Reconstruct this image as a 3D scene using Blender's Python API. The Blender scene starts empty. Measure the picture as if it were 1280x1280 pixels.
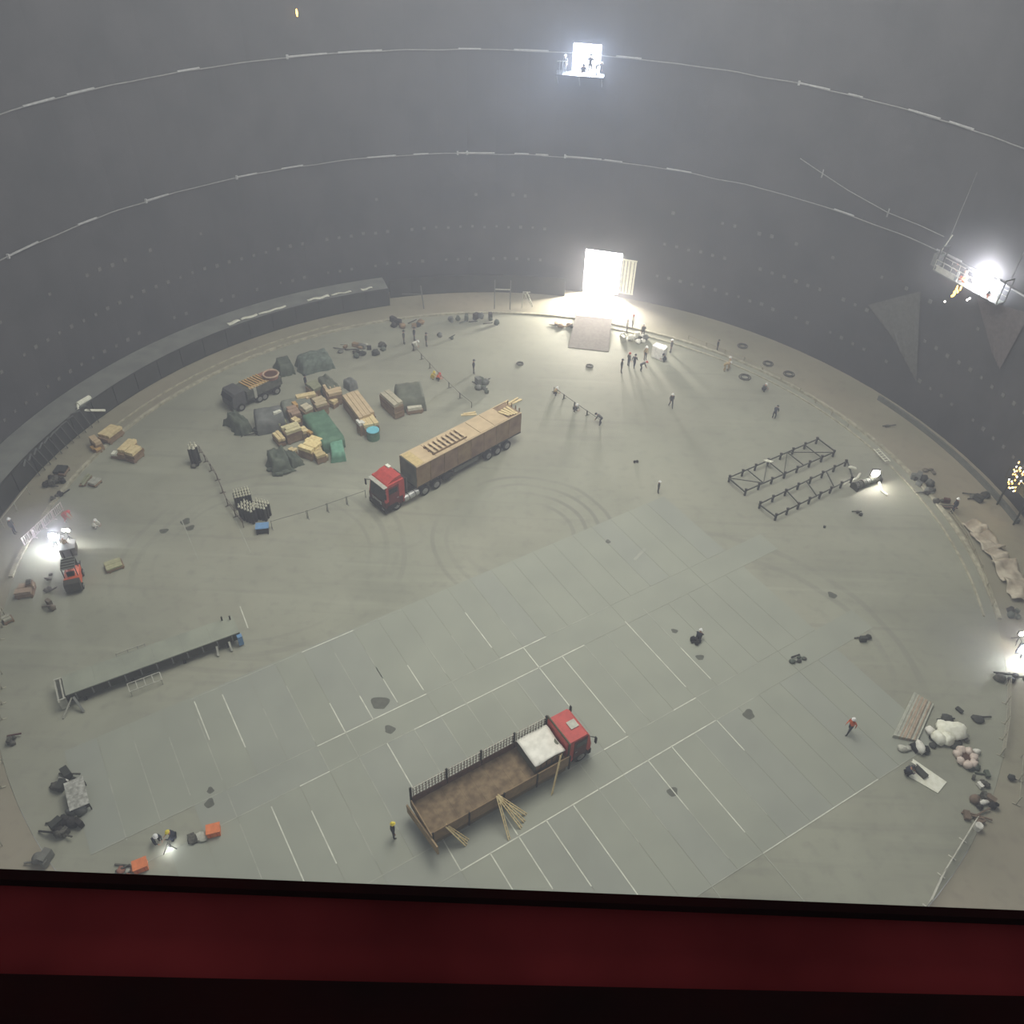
import bpy, math, random
from mathutils import Vector, Matrix, noise
import numpy as np
random.seed(7)
SC = bpy.context.scene; COL = SC.collection
R = math.radians
# ---------------------------------------------------------------- camera
H = 50.0; FPX = 1062.2; PITCH = 0.7199; ROLL = 0.042
cr, sr, cp, sp = math.cos(ROLL), math.sin(ROLL), math.cos(PITCH), math.sin(PITCH)
def unroll(x, y): return Vector((cr*x - sr*y, cp + (sr*x + cr*y)*sp, -sp + (sr*x + cr*y)*cp))
right = (unroll(1, 0) - unroll(0, 0)).normalized(); up = (unroll(0, 1) - unroll(0, 0)).normalized(); fwd = unroll(0, 0).normalized()
cam = bpy.data.objects.new('camera', bpy.data.cameras.new('camera')); COL.objects.link(cam)
M4 = Matrix((right, up, -fwd)).transposed().to_4x4(); M4.translation = Vector((0, 0, H)); cam.matrix_world = M4
cam.data.sensor_width = 36; cam.data.lens = FPX/1280*36; cam.data.clip_end = 500; cam.data.clip_start = 0.05
SC.camera = cam
def ray(u, v): return unroll((u-640)/FPX, (640-v)/FPX)
def F(u, v, z=0.0):
    "world point at height z that the photograph shows at pixel u, v"
    d = ray(u, v); return Vector((0, 0, H)) + d*((z-H)/d.z)
CX, CY, RI, RW = -0.27, 53.5, 39.9, 47.35
def W(u, v, r=RW):
    d = ray(u, v); a = d.x**2+d.y**2; b = -2*(d.x*CX+d.y*CY); c = CX*CX+CY*CY-r*r
    t = (-b+math.sqrt(max(b*b-4*a*c, 0)))/(2*a); return Vector((0, 0, H)) + d*t
def PZ(r, deg, z=0.0): return Vector((CX+r*math.sin(R(deg)), CY+r*math.cos(R(deg)), z))
def ang(p): return math.degrees(math.atan2(p.x-CX, p.y-CY))
# ---------------------------------------------------------------- world, view, lights
SC.view_settings.view_transform = 'Standard'; SC.view_settings.look = 'None'
SC.view_settings.exposure = 0.06; SC.view_settings.gamma = 1.0; SC.view_settings.use_curve_mapping = False
w = bpy.data.worlds.new('world'); SC.world = w; w.use_nodes = True
bg = w.node_tree.nodes['Background']; bg.inputs[0].default_value = (0.80, 0.83, 0.86, 1); bg.inputs[1].default_value = 0.38
SC.cycles.volume_bounces = 0; SC.cycles.max_bounces = 4; SC.cycles.diffuse_bounces = 2; SC.cycles.glossy_bounces = 2
SC.cycles.volume_step_rate = 4
def lamp(name, kind, loc, power, color=(1, 1, 1), size=1.0, target=None, **kw):
    d = bpy.data.lights.new(name, kind); d.energy = power; d.color = color
    if kind == 'AREA': d.shape = 'RECTANGLE'; d.size = size; d.size_y = kw.pop('size_y', size)
    elif kind in ('POINT', 'SPOT'): d.shadow_soft_size = size
    for k, v in kw.items(): setattr(d, k, v)
    o = bpy.data.objects.new(name, d); COL.objects.link(o); o.location = loc
    if target is not None: o.rotation_euler = (Vector(target)-Vector(loc)).to_track_quat('-Z', 'Y').to_euler()
    return o
# high lamps hung under the dome, sun coming in at the construction door, glare at both wall openings
lamp('dome_lamp', 'AREA', (2, 56, 62), 47000, (1, .97, .865), 40, (2, 60, 0))
lamp('door_sun', 'SPOT', (36, 122, 26), 420000, (1, .94, .84), .3, (8.5, 95.5, 0), spot_size=R(26), spot_blend=.2)
lamp('door_skylight', 'AREA', tuple(PZ(RW+1.6, 12.5, 4.2)), 21000, (1, .92, .82), 4.2, tuple(PZ(30, 11.5, 0)), size_y=4.2)
lamp('upper_opening_skylight', 'AREA', tuple(PZ(RW+1.4, 7.6, 27.0)), 18000, (.70, .81, 1), 2.6, tuple(PZ(20, 5, 22)), size_y=2.4)
# ---------------------------------------------------------------- materials
def lin(c): return tuple(((x/255+.055)/1.055)**2.4 if x > 10 else x/255/12.92 for x in c)
MATS = {}
def mat(name, c, rough=.75, metal=0.0, c2=None, scale=3.0, emit=0.0, bump=0.0, detail=4, spec=.35):
    if name in MATS: return MATS[name]
    m = bpy.data.materials.new(name); m.use_nodes = True; nt = m.node_tree; b = nt.nodes['Principled BSDF']
    c = lin(c); c2 = lin(c2) if c2 else tuple(min(1, x*.78) for x in c)
    tc = nt.nodes.new('ShaderNodeTexCoord'); n = nt.nodes.new('ShaderNodeTexNoise'); n.inputs['Scale'].default_value = scale; n.inputs['Detail'].default_value = detail
    r = nt.nodes.new('ShaderNodeValToRGB'); r.color_ramp.elements[0].position = .36; r.color_ramp.elements[1].position = .64
    r.color_ramp.elements[0].color = (*c2, 1); r.color_ramp.elements[1].color = (*c, 1)
    nt.links.new(tc.outputs['Object'], n.inputs['Vector']); nt.links.new(n.outputs['Fac'], r.inputs['Fac']); nt.links.new(r.outputs[0], b.inputs['Base Color'])
    b.inputs['Specular IOR Level'].default_value = spec; b.inputs['Roughness'].default_value = rough; b.inputs['Metallic'].default_value = metal
    if emit: b.inputs['Emission Color'].default_value = (*c, 1); b.inputs['Emission Strength'].default_value = emit
    if bump:
        bp = nt.nodes.new('ShaderNodeBump'); bp.inputs['Strength'].default_value = bump; nt.links.new(n.outputs['Fac'], bp.inputs['Height']); nt.links.new(bp.outputs[0], b.inputs['Normal'])
    MATS[name] = m; return m
RED = mat('red_paint', (190, 72, 64), .5, c2=(172, 62, 56)); DKRED = mat('dark_red_paint', (112, 44, 46), .5)
TYRE = mat('tyre_rubber', (34, 34, 34), .9); RIM = mat('steel_rim', (150, 150, 145), .5, .3)
CHAS = mat('dark_chassis', (48, 46, 42), .8); GLASS = mat('dark_glass', (30, 34, 38), .15); CHROME = mat('bright_metal', (190, 192, 188), .35, .5)
PLY = mat('plywood', (206, 184, 148), .85, c2=(192, 170, 136), scale=1.2); PLY2 = mat('weathered_timber', (150, 126, 96), .9, c2=(126, 104, 80), scale=2)
BROWN = mat('brown_side_sheet', (152, 128, 102), .85, c2=(120, 96, 80), scale=.7); PALE = mat('pale_timber', (226, 208, 160), .85, c2=(206, 184, 136))
YTIM = mat('yellow_timber', (204, 164, 104), .85); REDTIM = mat('reddish_timber', (160, 110, 90), .85)
TRP_G = mat('green_tarp', (98, 134, 108), .7, c2=(76, 110, 88), scale=1.3); TRP_T = mat('teal_tarp', (112, 164, 138), .6)
TRP_D = mat('dark_green_tarp', (92, 100, 86), .8, c2=(70, 78, 68), scale=1.4); TRP_GR = mat('grey_tarp', (120, 122, 118), .75, c2=(92, 96, 92), scale=1.1)
TRP_O = mat('olive_tarp', (112, 116, 100), .8, c2=(88, 92, 80), scale=1.0)
WHITE = mat('white_sheet', (236, 236, 220), .7, c2=(220, 220, 200)); WHT2 = mat('white_plastic_wrap', (236, 234, 222), .5, c2=(216, 214, 202), scale=2.5)
BLACK = mat('black_rubber', (28, 28, 28), .8); STEEL = mat('grey_steel', (120, 122, 116), .6, .2); DSTEEL = mat('dark_steel_bar', (58, 60, 54), .7)
LSTEEL = mat('light_steel', (186, 186, 172), .55, .1); SILVER = mat('silver_foil', (196, 196, 186), .45, .3, c2=(150, 150, 140), scale=5, bump=.5)
ORANGE = mat('orange_paint', (222, 96, 48), .6, c2=(200, 84, 44)); ORG2 = mat('orange_crate_paint', (232, 134, 84), .7); YEL = mat('yellow_paint', (214, 190, 70), .6)
BLUE = mat('blue_sheet', (110, 150, 190), .6); CYAN = mat('cyan_lid', (120, 200, 215), .5); JUNK = mat('dark_scrap', (100, 98, 88), .9, c2=(58, 58, 52), scale=6)
SKIN = mat('skin', (190, 140, 110), .7); NAVY = mat('navy_workwear', (48, 52, 62), .9); GREYW = mat('grey_workwear', (84, 84, 82), .9); ORGW = mat('orange_vest_cloth', (220, 100, 50), .85)
REDW = mat('red_workwear', (190, 80, 64), .85); BEIGEW = mat('beige_workwear', (170, 150, 110), .9)
HW = mat('white_helmet_shell', (240, 240, 236), .4); HY = mat('yellow_helmet_shell', (235, 215, 70), .4); HR = mat('red_helmet_shell', (200, 60, 50), .4); HB = mat('dark_helmet_shell', (50, 50, 54), .5)
BEAMR = mat('dark_red_beam_paint', (100, 34, 36), .9, c2=(74, 22, 24), scale=2.2, spec=.0); BEAMK = mat('black_beam_paint', (20, 9, 9), .9, c2=(30, 9, 9), scale=5, spec=.0)
GLOW = mat('lamp_glow', (255, 250, 240), emit=60); GLOWS = mat('welding_arc_glow', (240, 246, 255), emit=90); SKYG = mat('daylight_sky', (250, 253, 255), emit=5.0)
SPARK = mat('spark_glow', (255, 190, 90), emit=9)
PIPE = mat('pale_pipe_paint', (140, 140, 138), .7)
# ---------------------------------------------------------------- mesh builder
class MB:
    def __init__(s): s.v = []; s.f = []; s.m = []
    def add(s, vs, fs, mi=0):
        o = len(s.v); s.v += [tuple(v) for v in vs]; s.f += [tuple(i+o for i in f) for f in fs]; s.m += [mi]*len(fs); return s
    def box(s, c, d, rz=0.0, mi=0, mtx=None):
        x, y, z = d[0]/2, d[1]/2, d[2]/2; c = Vector(c); k = Matrix.Rotation(rz, 3, 'Z') if mtx is None else mtx
        vs = [k @ Vector(p)+c for p in ((-x,-y,-z),(x,-y,-z),(x,y,-z),(-x,y,-z),(-x,-y,z),(x,-y,z),(x,y,z),(-x,y,z))]
        return s.add(vs, [(3,2,1,0),(4,5,6,7),(0,1,5,4),(1,2,6,5),(2,3,7,6),(3,0,4,7)], mi)
    def bar(s, p, q, w, h=None, mi=0):
        p = Vector(p); q = Vector(q); d = q-p; L = d.length
        if L < 1e-6: return s
        return s.box((p+q)/2, (L, w, h or w), mi=mi, mtx=d.to_track_quat('X', 'Z').to_matrix())
    def cyl(s, p, q, r, n=10, r2=None, mi=0, caps=True):
        p = Vector(p); q = Vector(q); k = (q-p).to_track_quat('Z', 'Y').to_matrix(); r2 = r if r2 is None else r2
        vs = [p + k @ Vector((r*math.cos(2*math.pi*i/n), r*math.sin(2*math.pi*i/n), 0)) for i in range(n)] + [q + k @ Vector((r2*math.cos(2*math.pi*i/n), r2*math.sin(2*math.pi*i/n), 0)) for i in range(n)]
        fs = [(i, (i+1) % n, n+(i+1) % n, n+i) for i in range(n)]
        if caps: fs += [tuple(reversed(range(n))), tuple(range(n, 2*n))]
        return s.add(vs, fs, mi)
    def lathe(s, c, prof, n=12, mi=0):
        c = Vector(c); vs = [c+Vector((r*math.cos(2*math.pi*i/n), r*math.sin(2*math.pi*i/n), z)) for r, z in prof for i in range(n)]
        fs = [(j*n+i, j*n+(i+1) % n, (j+1)*n+(i+1) % n, (j+1)*n+i) for j in range(len(prof)-1) for i in range(n)]
        fs += [tuple(reversed(range(n))), tuple(range((len(prof)-1)*n, len(prof)*n))]
        return s.add(vs, fs, mi)
    def prism(s, prof, y0, y1, mi=0):
        "prof: x,z outline extruded along y"
        n = len(prof); vs = [(x, y0, z) for x, z in prof]+[(x, y1, z) for x, z in prof]
        return s.add(vs, [(i, (i+1) % n, n+(i+1) % n, n+i) for i in range(n)]+[tuple(reversed(range(n))), tuple(range(n, 2*n))], mi)
    def torus(s, c, R0, r, n=18, k=6, mi=0):
        c = Vector(c); vs = []
        for i in range(n):
            a = 2*math.pi*i/n
            for j in range(k):
                b = 2*math.pi*j/k; vs.append(c+Vector(((R0+r*math.cos(b))*math.cos(a), (R0+r*math.cos(b))*math.sin(a), r*math.sin(b))))
        return s.add(vs, [(i*k+j, ((i+1) % n)*k+j, ((i+1) % n)*k+(j+1) % k, i*k+(j+1) % k) for i in range(n) for j in range(k)], mi)
    def sheet(s, L, Wd, z, t=.03, nx=10, ny=8, amp=.05, mi=0, seed=0.0):
        top = {}; vs = []; fs = []
        for i in range(nx+1):
            for j in range(ny+1):
                x = L*(i/nx-.5); y = Wd*(j/ny-.5); vs.append((x, y, z+amp*noise.noise(Vector((x*1.3+seed, y*1.3, seed)))))
        N = len(vs); vs += [(a, b, c-t) for a, b, c in vs]; g = lambda i, j: i*(ny+1)+j
        for i in range(nx):
            for j in range(ny):
                fs.append((g(i,j), g(i+1,j), g(i+1,j+1), g(i,j+1))); fs.append((N+g(i,j+1), N+g(i+1,j+1), N+g(i+1,j), N+g(i,j)))
        for i in range(nx): fs += [(g(i,0)+N, g(i+1,0)+N, g(i+1,0), g(i,0)), (g(i,ny), g(i+1,ny), g(i+1,ny)+N, g(i,ny)+N)]
        for j in range(ny): fs += [(g(0,j), g(0,j+1), g(0,j+1)+N, g(0,j)+N), (g(nx,j)+N, g(nx,j+1)+N, g(nx,j+1), g(nx,j))]
        return s.add(vs, fs, mi)
    def tarp(s, L, Wd, Hh, seed=0.0, mi=0, flare=.25, amp=.14, nx=16, ny=12, droop=.2):
        "cloth draped over a stack: flat crumpled top, folded sides that flare to the ground"
        vs = []; fs = []
        for i in range(nx+1):
            for j in range(ny+1):
                a = (i/nx*2-1)*1.5; b = (j/ny*2-1)*1.5; ax, by = max(-1, min(1, a)), max(-1, min(1, b)); o = max(abs(a)-1, abs(b)-1, 0)/.5
                nz = noise.noise(Vector((a*2.1+seed, b*2.1, seed*.7))); n2 = noise.noise(Vector((a*5+seed, b*5, seed)))
                x = ax*L/2 + (a-ax)*2*flare*(.6+nz); y = by*Wd/2 + (b-by)*2*flare*(.6+nz)
                z = Hh*(1-o)*(1-droop*.5*(ax*ax+by*by)*.5) + (amp*nz+amp*.5*n2)*(1-o*.6) - .0*o
                vs.append((x+amp*.6*n2*o, y+amp*.6*nz*o, max(z, .015)))
        g = lambda i, j: i*(ny+1)+j
        for i in range(nx):
            for j in range(ny): fs.append((g(i,j), g(i+1,j), g(i+1,j+1), g(i,j+1)))
        return s.add(vs, fs, mi)
    def blob(s, c, rx, ry, rz, seed=0.0, n=9, k=6, amp=.25, mi=0):
        c = Vector(c); vs = []; fs = []
        for j in range(k+1):
            t = math.pi*j/k
            for i in range(n):
                a = 2*math.pi*i/n; d = Vector((math.sin(t)*math.cos(a), math.sin(t)*math.sin(a), math.cos(t))); q = 1+amp*noise.noise(d*1.8+Vector((seed, seed*.3, 0)))*2
                vs.append(c+Vector((d.x*rx*q, d.y*ry*q, d.z*rz*q)))
        for j in range(k):
            for i in range(n): fs.append((j*n+i, (j+1)*n+i, (j+1)*n+(i+1) % n, j*n+(i+1) % n))
        return s.add(vs, fs, mi)
    def mesh(s, name, mats):
        me = bpy.data.meshes.new(name); me.from_pydata(s.v, [], s.f); me.polygons.foreach_set('material_index', s.m)
        for m in (mats if isinstance(mats, (list, tuple)) else [mats]): me.materials.append(m)
        me.update(); return me
    def build(s, name, mats, parent=None, smooth=False):
        me = s.mesh(name, mats)
        if smooth: me.polygons.foreach_set('use_smooth', [True]*len(me.polygons))
        return link(name, me, parent)
def link(name, me, parent=None, loc=None, rz=None):
    o = bpy.data.objects.new(name, me); COL.objects.link(o); o.parent = parent
    if loc is not None: o.location = loc
    if rz is not None: o.rotation_euler = (0, 0, rz)
    return o
def thing(name, label, cat, loc, rz=0.0, group=None):
    o = link(name, None, None, loc, rz); o.empty_display_size = .3; o['label'] = label; o['category'] = cat
    if group: o['group'] = group
    return o
def tag(o, label, cat, group=None, loc=None, rz=None):
    o['label'] = label; o['category'] = cat
    if group: o['group'] = group
    if loc is not None: o.location = loc
    if rz is not None: o.rotation_euler = (0, 0, rz)
    return o
def kids(o): return list(o.children)
def copy_tree(o, parent=None):
    c = o.copy(); COL.objects.link(c); c.parent = parent
    for k in kids(o): copy_tree(k, c)
    return c
def again(o, loc, rz, label=None, group=None, scale=None):
    c = copy_tree(o); c.location = loc; c.rotation_euler = (0, 0, rz)
    if label: c['label'] = label
    if group: c['group'] = group
    if scale: c.scale = (scale,)*3
    return c
# ---------------------------------------------------------------- setting: floor
def nodes_mat(name):
    m = bpy.data.materials.new(name); m.use_nodes = True; nt = m.node_tree; return m, nt, nt.nodes['Principled BSDF']
def floor_material(name, base, dark, sand, tracks=True):
    m, nt, b = nodes_mat(name); N = nt.nodes.new; Lk = nt.links.new
    tc = N('ShaderNodeTexCoord'); pos = tc.outputs['Object']
    def noise_(sc, det=5, vec=pos):
        n = N('ShaderNodeTexNoise'); n.inputs['Scale'].default_value = sc; n.inputs['Detail'].default_value = det; Lk(vec, n.inputs['Vector']); return n.outputs['Fac']
    def ramp(fac, a, c, ca=(0,0,0,1), cb=(1,1,1,1)):
        r = N('ShaderNodeValToRGB'); r.color_ramp.elements[0].position = a; r.color_ramp.elements[1].position = c; r.color_ramp.elements[0].color = ca; r.color_ramp.elements[1].color = cb; Lk(fac, r.inputs['Fac']); return r.outputs[0]
    def mix(fac, a, c):
        x = N('ShaderNodeMix'); x.data_type = 'RGBA'; x.clamp_factor = True
        if isinstance(fac, float): x.inputs[0].default_value = fac
        else: Lk(fac, x.inputs[0])
        for s, i in ((a, 6), (c, 7)):
            if isinstance(s, tuple): x.inputs[i].default_value = (*s, 1)
            else: Lk(s, x.inputs[i])
        return x.outputs[2]
    def math_(op, a, c=None):
        x = N('ShaderNodeMath'); x.operation = op
        for s, i in ((a, 0), (c, 1)):
            if s is None: continue
            if isinstance(s, (int, float)): x.inputs[i].default_value = s
            else: Lk(s, x.inputs[i])
        return x.outputs[0]
    col = mix(ramp(noise_(.12), .35, .65), lin(base), lin(tuple(x*.9 for x in base)))
    col = mix(math_('MULTIPLY', ramp(noise_(.07, 3), .45, .7), .55), col, lin(sand))
    col = mix(math_('MULTIPLY', ramp(noise_(1.1, 6), .52, .75), .35), col, lin(dark))
    if tracks:
        for (u, v, r0, r1, fr, s) in ((655, 668, 4.0, 8.6, 5.2, .6), (330, 700, 8.5, 12.5, 4.2, .4), (880, 850, 13, 17, 3.4, .35)):
            c = F(u, v); vd = N('ShaderNodeVectorMath'); vd.operation = 'DISTANCE'; Lk(pos, vd.inputs[0]); vd.inputs[1].default_value = c; d = vd.outputs['Value']
            d = math_('ADD', d, math_('MULTIPLY', noise_(.12, 1), 1.6))
            band = math_('MULTIPLY', math_('GREATER_THAN', d, r0+.8), math_('LESS_THAN', d, r1+.8))
            wv = ramp(math_('SINE', math_('MULTIPLY', d, fr)), .35, .8)
            msk = math_('MULTIPLY', math_('MULTIPLY', band, wv), ramp(noise_(.1, 2), .42, .62))
            col = mix(math_('MULTIPLY', msk, s), col, lin(dark))
        # straight drag marks
        mp = N('ShaderNodeMapping'); mp.inputs['Rotation'].default_value = (0, 0, R(-20)); mp.inputs['Scale'].default_value = (.05, 1.2, 1); Lk(pos, mp.inputs['Vector'])
        col = mix(math_('MULTIPLY', ramp(noise_(1.0, 4, mp.outputs[0]), .56, .72), .3), col, lin(dark))
        mp = N('ShaderNodeMapping'); mp.inputs['Rotation'].default_value = (0, 0, R(40)); mp.inputs['Scale'].default_value = (.05, 1.0, 1); Lk(pos, mp.inputs['Vector'])
        col = mix(math_('MULTIPLY', ramp(noise_(1.0, 4, mp.outputs[0]), .58, .74), .25), col, lin(tuple(min(255, x*1.12) for x in base)))
    Lk(col, b.inputs['Base Color']); b.inputs['Roughness'].default_value = .8
    bp = N('ShaderNodeBump'); bp.inputs['Strength'].default_value = .15; Lk(noise_(2.2, 6), bp.inputs['Height']); Lk(bp.outputs[0], b.inputs['Normal'])
    return m
FLOORM = floor_material('dusty_floor', (152, 153, 136), (118, 118, 108), (156, 154, 137))
OUTM = floor_material('outer_ring_floor_dust', (150, 146, 126), (116, 110, 98), (160, 148, 130), False)
PLATEA = mat('steel_floor_plate', (152, 155, 141), .75, c2=(146, 149, 136), scale=.25, bump=.05)
PLATEB = mat('steel_floor_plate_bluish', (151, 154, 142), .75, c2=(145, 148, 137), scale=.25, bump=.05)
SEAMB = mat('bright_weld_seam', (214, 216, 200), .6, c2=(190, 192, 178), scale=1.5); SEAMF = mat('faint_weld_seam', (172, 174, 160), .7, c2=(152, 154, 142), scale=1.0)
def disc(name, r0, r1, z0, z1, m, a0=-180, a1=180, n=120, parent=None, kind='structure'):
    b = MB(); k = n+1
    full = abs(a1-a0) >= 360
    for i in range(k):
        a = a0+(a1-a0)*i/n
        b.v += [tuple(PZ(r0, a, z0)), tuple(PZ(r1, a, z0)), tuple(PZ(r1, a, z1)), tuple(PZ(r0, a, z1))]
    for i in range(n):
        o = 4*i; p = o+4; b.f += [(o+3, p+3, p+2, o+2), (o+1, o+2, p+2, p+1), (o, p, p+3, o+3), (o, o+1, p+1, p)]; b.m += [0]*4
    if not full: b.f += [(0, 3, 2, 1), (4*n, 4*n+1, 4*n+2, 4*n+3)]; b.m += [0, 0]
    o = b.build(name, m, parent)
    if parent is None: o['kind'] = kind
    return o
b = MB(); n = 96
b.v = [tuple(PZ(RI, 360*i/n, 0)) for i in range(n)]; b.f = [tuple(reversed(range(n)))]; b.m = [0]
floor = b.build('floor', FLOORM); floor['kind'] = 'structure'; floor['label'] = 'round dusty grey steel tank floor with white weld seams'
outer = disc('floor_outer_ring', RI+.02, RW+1.2, -.30, -.04, OUTM); outer['label'] = 'beige dusty concrete ring outside the plated floor'
# lattice of 8 m by 2.07 m bottom plates (a runs along the trucks, b towards the camera)
AA = R(31.5); UA = Vector((math.cos(AA), math.sin(AA), 0)); UB = Vector((math.sin(AA), -math.cos(AA), 0))
def LAT(i, bb, z=0.0):
    aa = 10.42+2.07*i; a2 = aa+.03*(bb+33); b2 = bb-.045*(aa-10.4)*(1 if bb < -20 else .3); p = UA*a2+UB*b2; p.z = z; return p
rows = [(-42.5, -34.2, 0), (-34.2, -32.0, 1), (-32.0, -23.9, 0), (-23.9, -21.7, 1), (-21.7, -13.4, 0)]
rng = random.Random(3)
def slab4(ps, z0, z1): 
    b = MB(); vs = [(p.x, p.y, z0) for p in ps]+[(p.x, p.y, z1) for p in ps]
    b.add(vs, [(3,2,1,0),(4,5,6,7),(0,1,5,4),(1,2,6,5),(2,3,7,6),(3,0,4,7)]); return b
def inside(p): return math.hypot(p.x-CX, p.y-CY) < RI-.4
for r, (b0, b1, cross) in enumerate(rows):
    i = -14
    while i < 16:
        st = 4 if cross else 1
        q = [LAT(i+.006, b0+.012), LAT(i+st-.006, b0+.012), LAT(i+st-.006, b1-.012), LAT(i+.006, b1-.012)]
        if all(inside(p) for p in q):
            o = slab4(list(reversed(q)), -.01, .014).build('floor_plate', PLATEB if rng.random() < .35 else PLATEA, floor)
        i += st
def seam(p, q, bright=True, wd=.075):
    p = Vector(p); q = Vector(q); p.z = q.z = .016; m = SEAMB if bright else SEAMF
    MB().bar(p, q, wd if bright else wd*.8, .014).build('weld_seam', m, floor)
# transverse seams (strength follows the photograph: polished or dusty stretches)
def run(bb, i0, i1, br): 
    for i in range(i0, i1): seam(LAT(i, bb), LAT(i+1, bb), br(i))
run(-34.2, -9, 10, lambda i: i in (-2,-1,0,1,5,6)); run(-32.0, -9, 8, lambda i: i in (-3,1,2,3,4,5,6,7))
run(-23.9, -3, 13, lambda i: i in (6,9)); run(-21.7, -6, 12, lambda i: i not in (10, 11, -1)); run(-13.4, 3, 15, lambda i: i in (8, 9, 10, 11, 12))
run(-42.3, -5, 3, lambda i: i in (-1, 0))
for i, b0, b1, br in [(-4,-41.6,-36.6,1),(-3,-39,-36,0),(-2,-40,-34.6,0),(-1,-37,-34.2,1),(0,-41,-36.5,0),(0,-36.5,-34.2,1),(1,-40,-37,0),(1,-38.2,-34.6,1),(2,-37.2,-34.6,1),(3,-38.8,-35,0),(4,-38,-36,0),(5,-39.5,-35.4,1),(6,-38,-35,0),
    (-6,-40,-35,0),(-7,-41,-34,0),(-5,-40.5,-35,0),(-8,-39,-34,0),(-2,-34.2,-32,0),(6,-34.2,-32,1),(-1,-34.2,-32,0),(3,-34.2,-32,0),(-5,-34.2,-32,0),
    (-5,-31.5,-27,0),(-4,-31.6,-25.5,1),(-3,-30,-26,1),(-2,-28.5,-25,0),(-1,-32,-26,0),(0,-32,-28,1),(1,-32,-28,0),(2,-32,-28,0),(3,-32,-28,0),(4,-32,-28,0),(5,-32,-28,0),(6,-32,-28,1),(7,-32,-24.2,1),(8,-32,-24.4,0),(9,-32,-30,0),(10,-32.3,-25,1),(11,-32.6,-28,0),(11,-28,-24.6,1),
    (7,-23.9,-21.7,0),(2,-24.9,-21.8,1),(0,-24.3,-21.7,1),(10,-23.9,-21.7,0),(5,-24,-21.7,0),
    (1,-21.7,-18.5,1),(2,-21.7,-18,1),(3,-21.7,-17,1),(4,-21.7,-15,1),(5,-21.7,-17.8,0),(6,-21.7,-17.5,0),(7,-21.7,-18,1),(7,-18,-14.2,0),(8,-21.7,-15,1),(9,-21.7,-15.2,0),(10,-21.7,-19.5,1),(6,-13.4,-10,0),(8,-13.4,-9,0)]:
    seam(LAT(i, b0), LAT(i, b1), bool(br))
seam(F(300, 758), F(310, 785)); seam(F(243, 877), F(262, 925)); seam(F(227, 650), F(248, 700), False); seam(F(290, 640), F(313, 690), False); seam(F(793, 700), F(806, 686), False, .3)
# stains that lie on the floor
for k, (u, v, s) in enumerate([(475, 879, .62), (487, 912, .36), (263, 988, .22), (262, 1004, .3), (936, 893, .4), (841, 990, .35), (875, 822, .3), (843, 789, .25), (1040, 744, .35), (760, 677, .22), (232, 652, .4), (238, 660, .35), (205, 664, .35)]):
    c = F(u, v); b = MB(); nn = 26; b.v = [(c.x+s*(1+.2*math.sin(3*a+k))*math.cos(a), c.y+s*(1+.2*math.cos(2*a+k))*math.sin(a), .02) for a in [2*math.pi*i/nn for i in range(nn)]]; b.f = [tuple(range(nn))]; b.m = [0]
    b.build('oil_stain', mat('oil_stain', (96, 98, 88), .6), floor)
# ---------------------------------------------------------------- setting: ring walls
WALLM = mat('wall_concrete', (74, 73, 75), .9, c2=(64, 64, 66), scale=.22, bump=.1, detail=6)
DOOR = (9.75, 15.3, .25, 5.7); UPW = (5.75, 9.35, 25.45, 28.2)
def ring_wall():
    A = sorted(set([-128+4*i for i in range(65)]+[DOOR[0], DOOR[1], UPW[0], UPW[1]])); Z = sorted({-.3, DOOR[2], DOOR[3], 16.4, UPW[2], UPW[3], 36, 42}); T = .8
    hole = lambda a, z: (DOOR[0]-.01 < a < DOOR[1]-.01 and DOOR[2]-.01 < z < DOOR[3]-.01) or (UPW[0]-.01 < a < UPW[1]-.01 and UPW[2]-.01 < z < UPW[3]-.01)
    b = MB()
    for i in range(len(A)-1):
        for j in range(len(Z)-1):
            if hole(A[i], Z[j]): continue
            i0, i1 = [PZ(RW, a) for a in A[i:i+2]]; o0, o1 = [PZ(RW+T, a) for a in A[i:i+2]]; z0, z1 = Z[j:j+2]
            b.add([(i0.x,i0.y,z0),(i1.x,i1.y,z0),(i1.x,i1.y,z1),(i0.x,i0.y,z1)], [(0,1,2,3)]); b.add([(o0.x,o0.y,z0),(o1.x,o1.y,z0),(o1.x,o1.y,z1),(o0.x,o0.y,z1)], [(3,2,1,0)])
    for a0, a1, z0, z1 in (DOOR, UPW):
        P = [PZ(r, a, z) for z in (z0, z1) for a in (a0, a1) for r in (RW, RW+T)]
        b.add(P, [(0,1,3,2), (4,6,7,5), (0,4,5,1), (2,3,7,6)])
    a, c = PZ(RW, -128), PZ(RW+T, -128); b.add([(a.x,a.y,-.3),(c.x,c.y,-.3),(c.x,c.y,42),(a.x,a.y,42)], [(0,1,2,3)])
    a, c = PZ(RW, 128), PZ(RW+T, 128); b.add([(a.x,a.y,-.3),(c.x,c.y,-.3),(c.x,c.y,42),(a.x,a.y,42)], [(3,2,1,0)])
    return b.build('wall_round', WALLM)
wall = ring_wall(); wall['kind'] = 'structure'; wall['label'] = 'tall dark round concrete tank wall'
EMB = mat('embed_plate', (112, 112, 109), .8)
b = MB()
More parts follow.
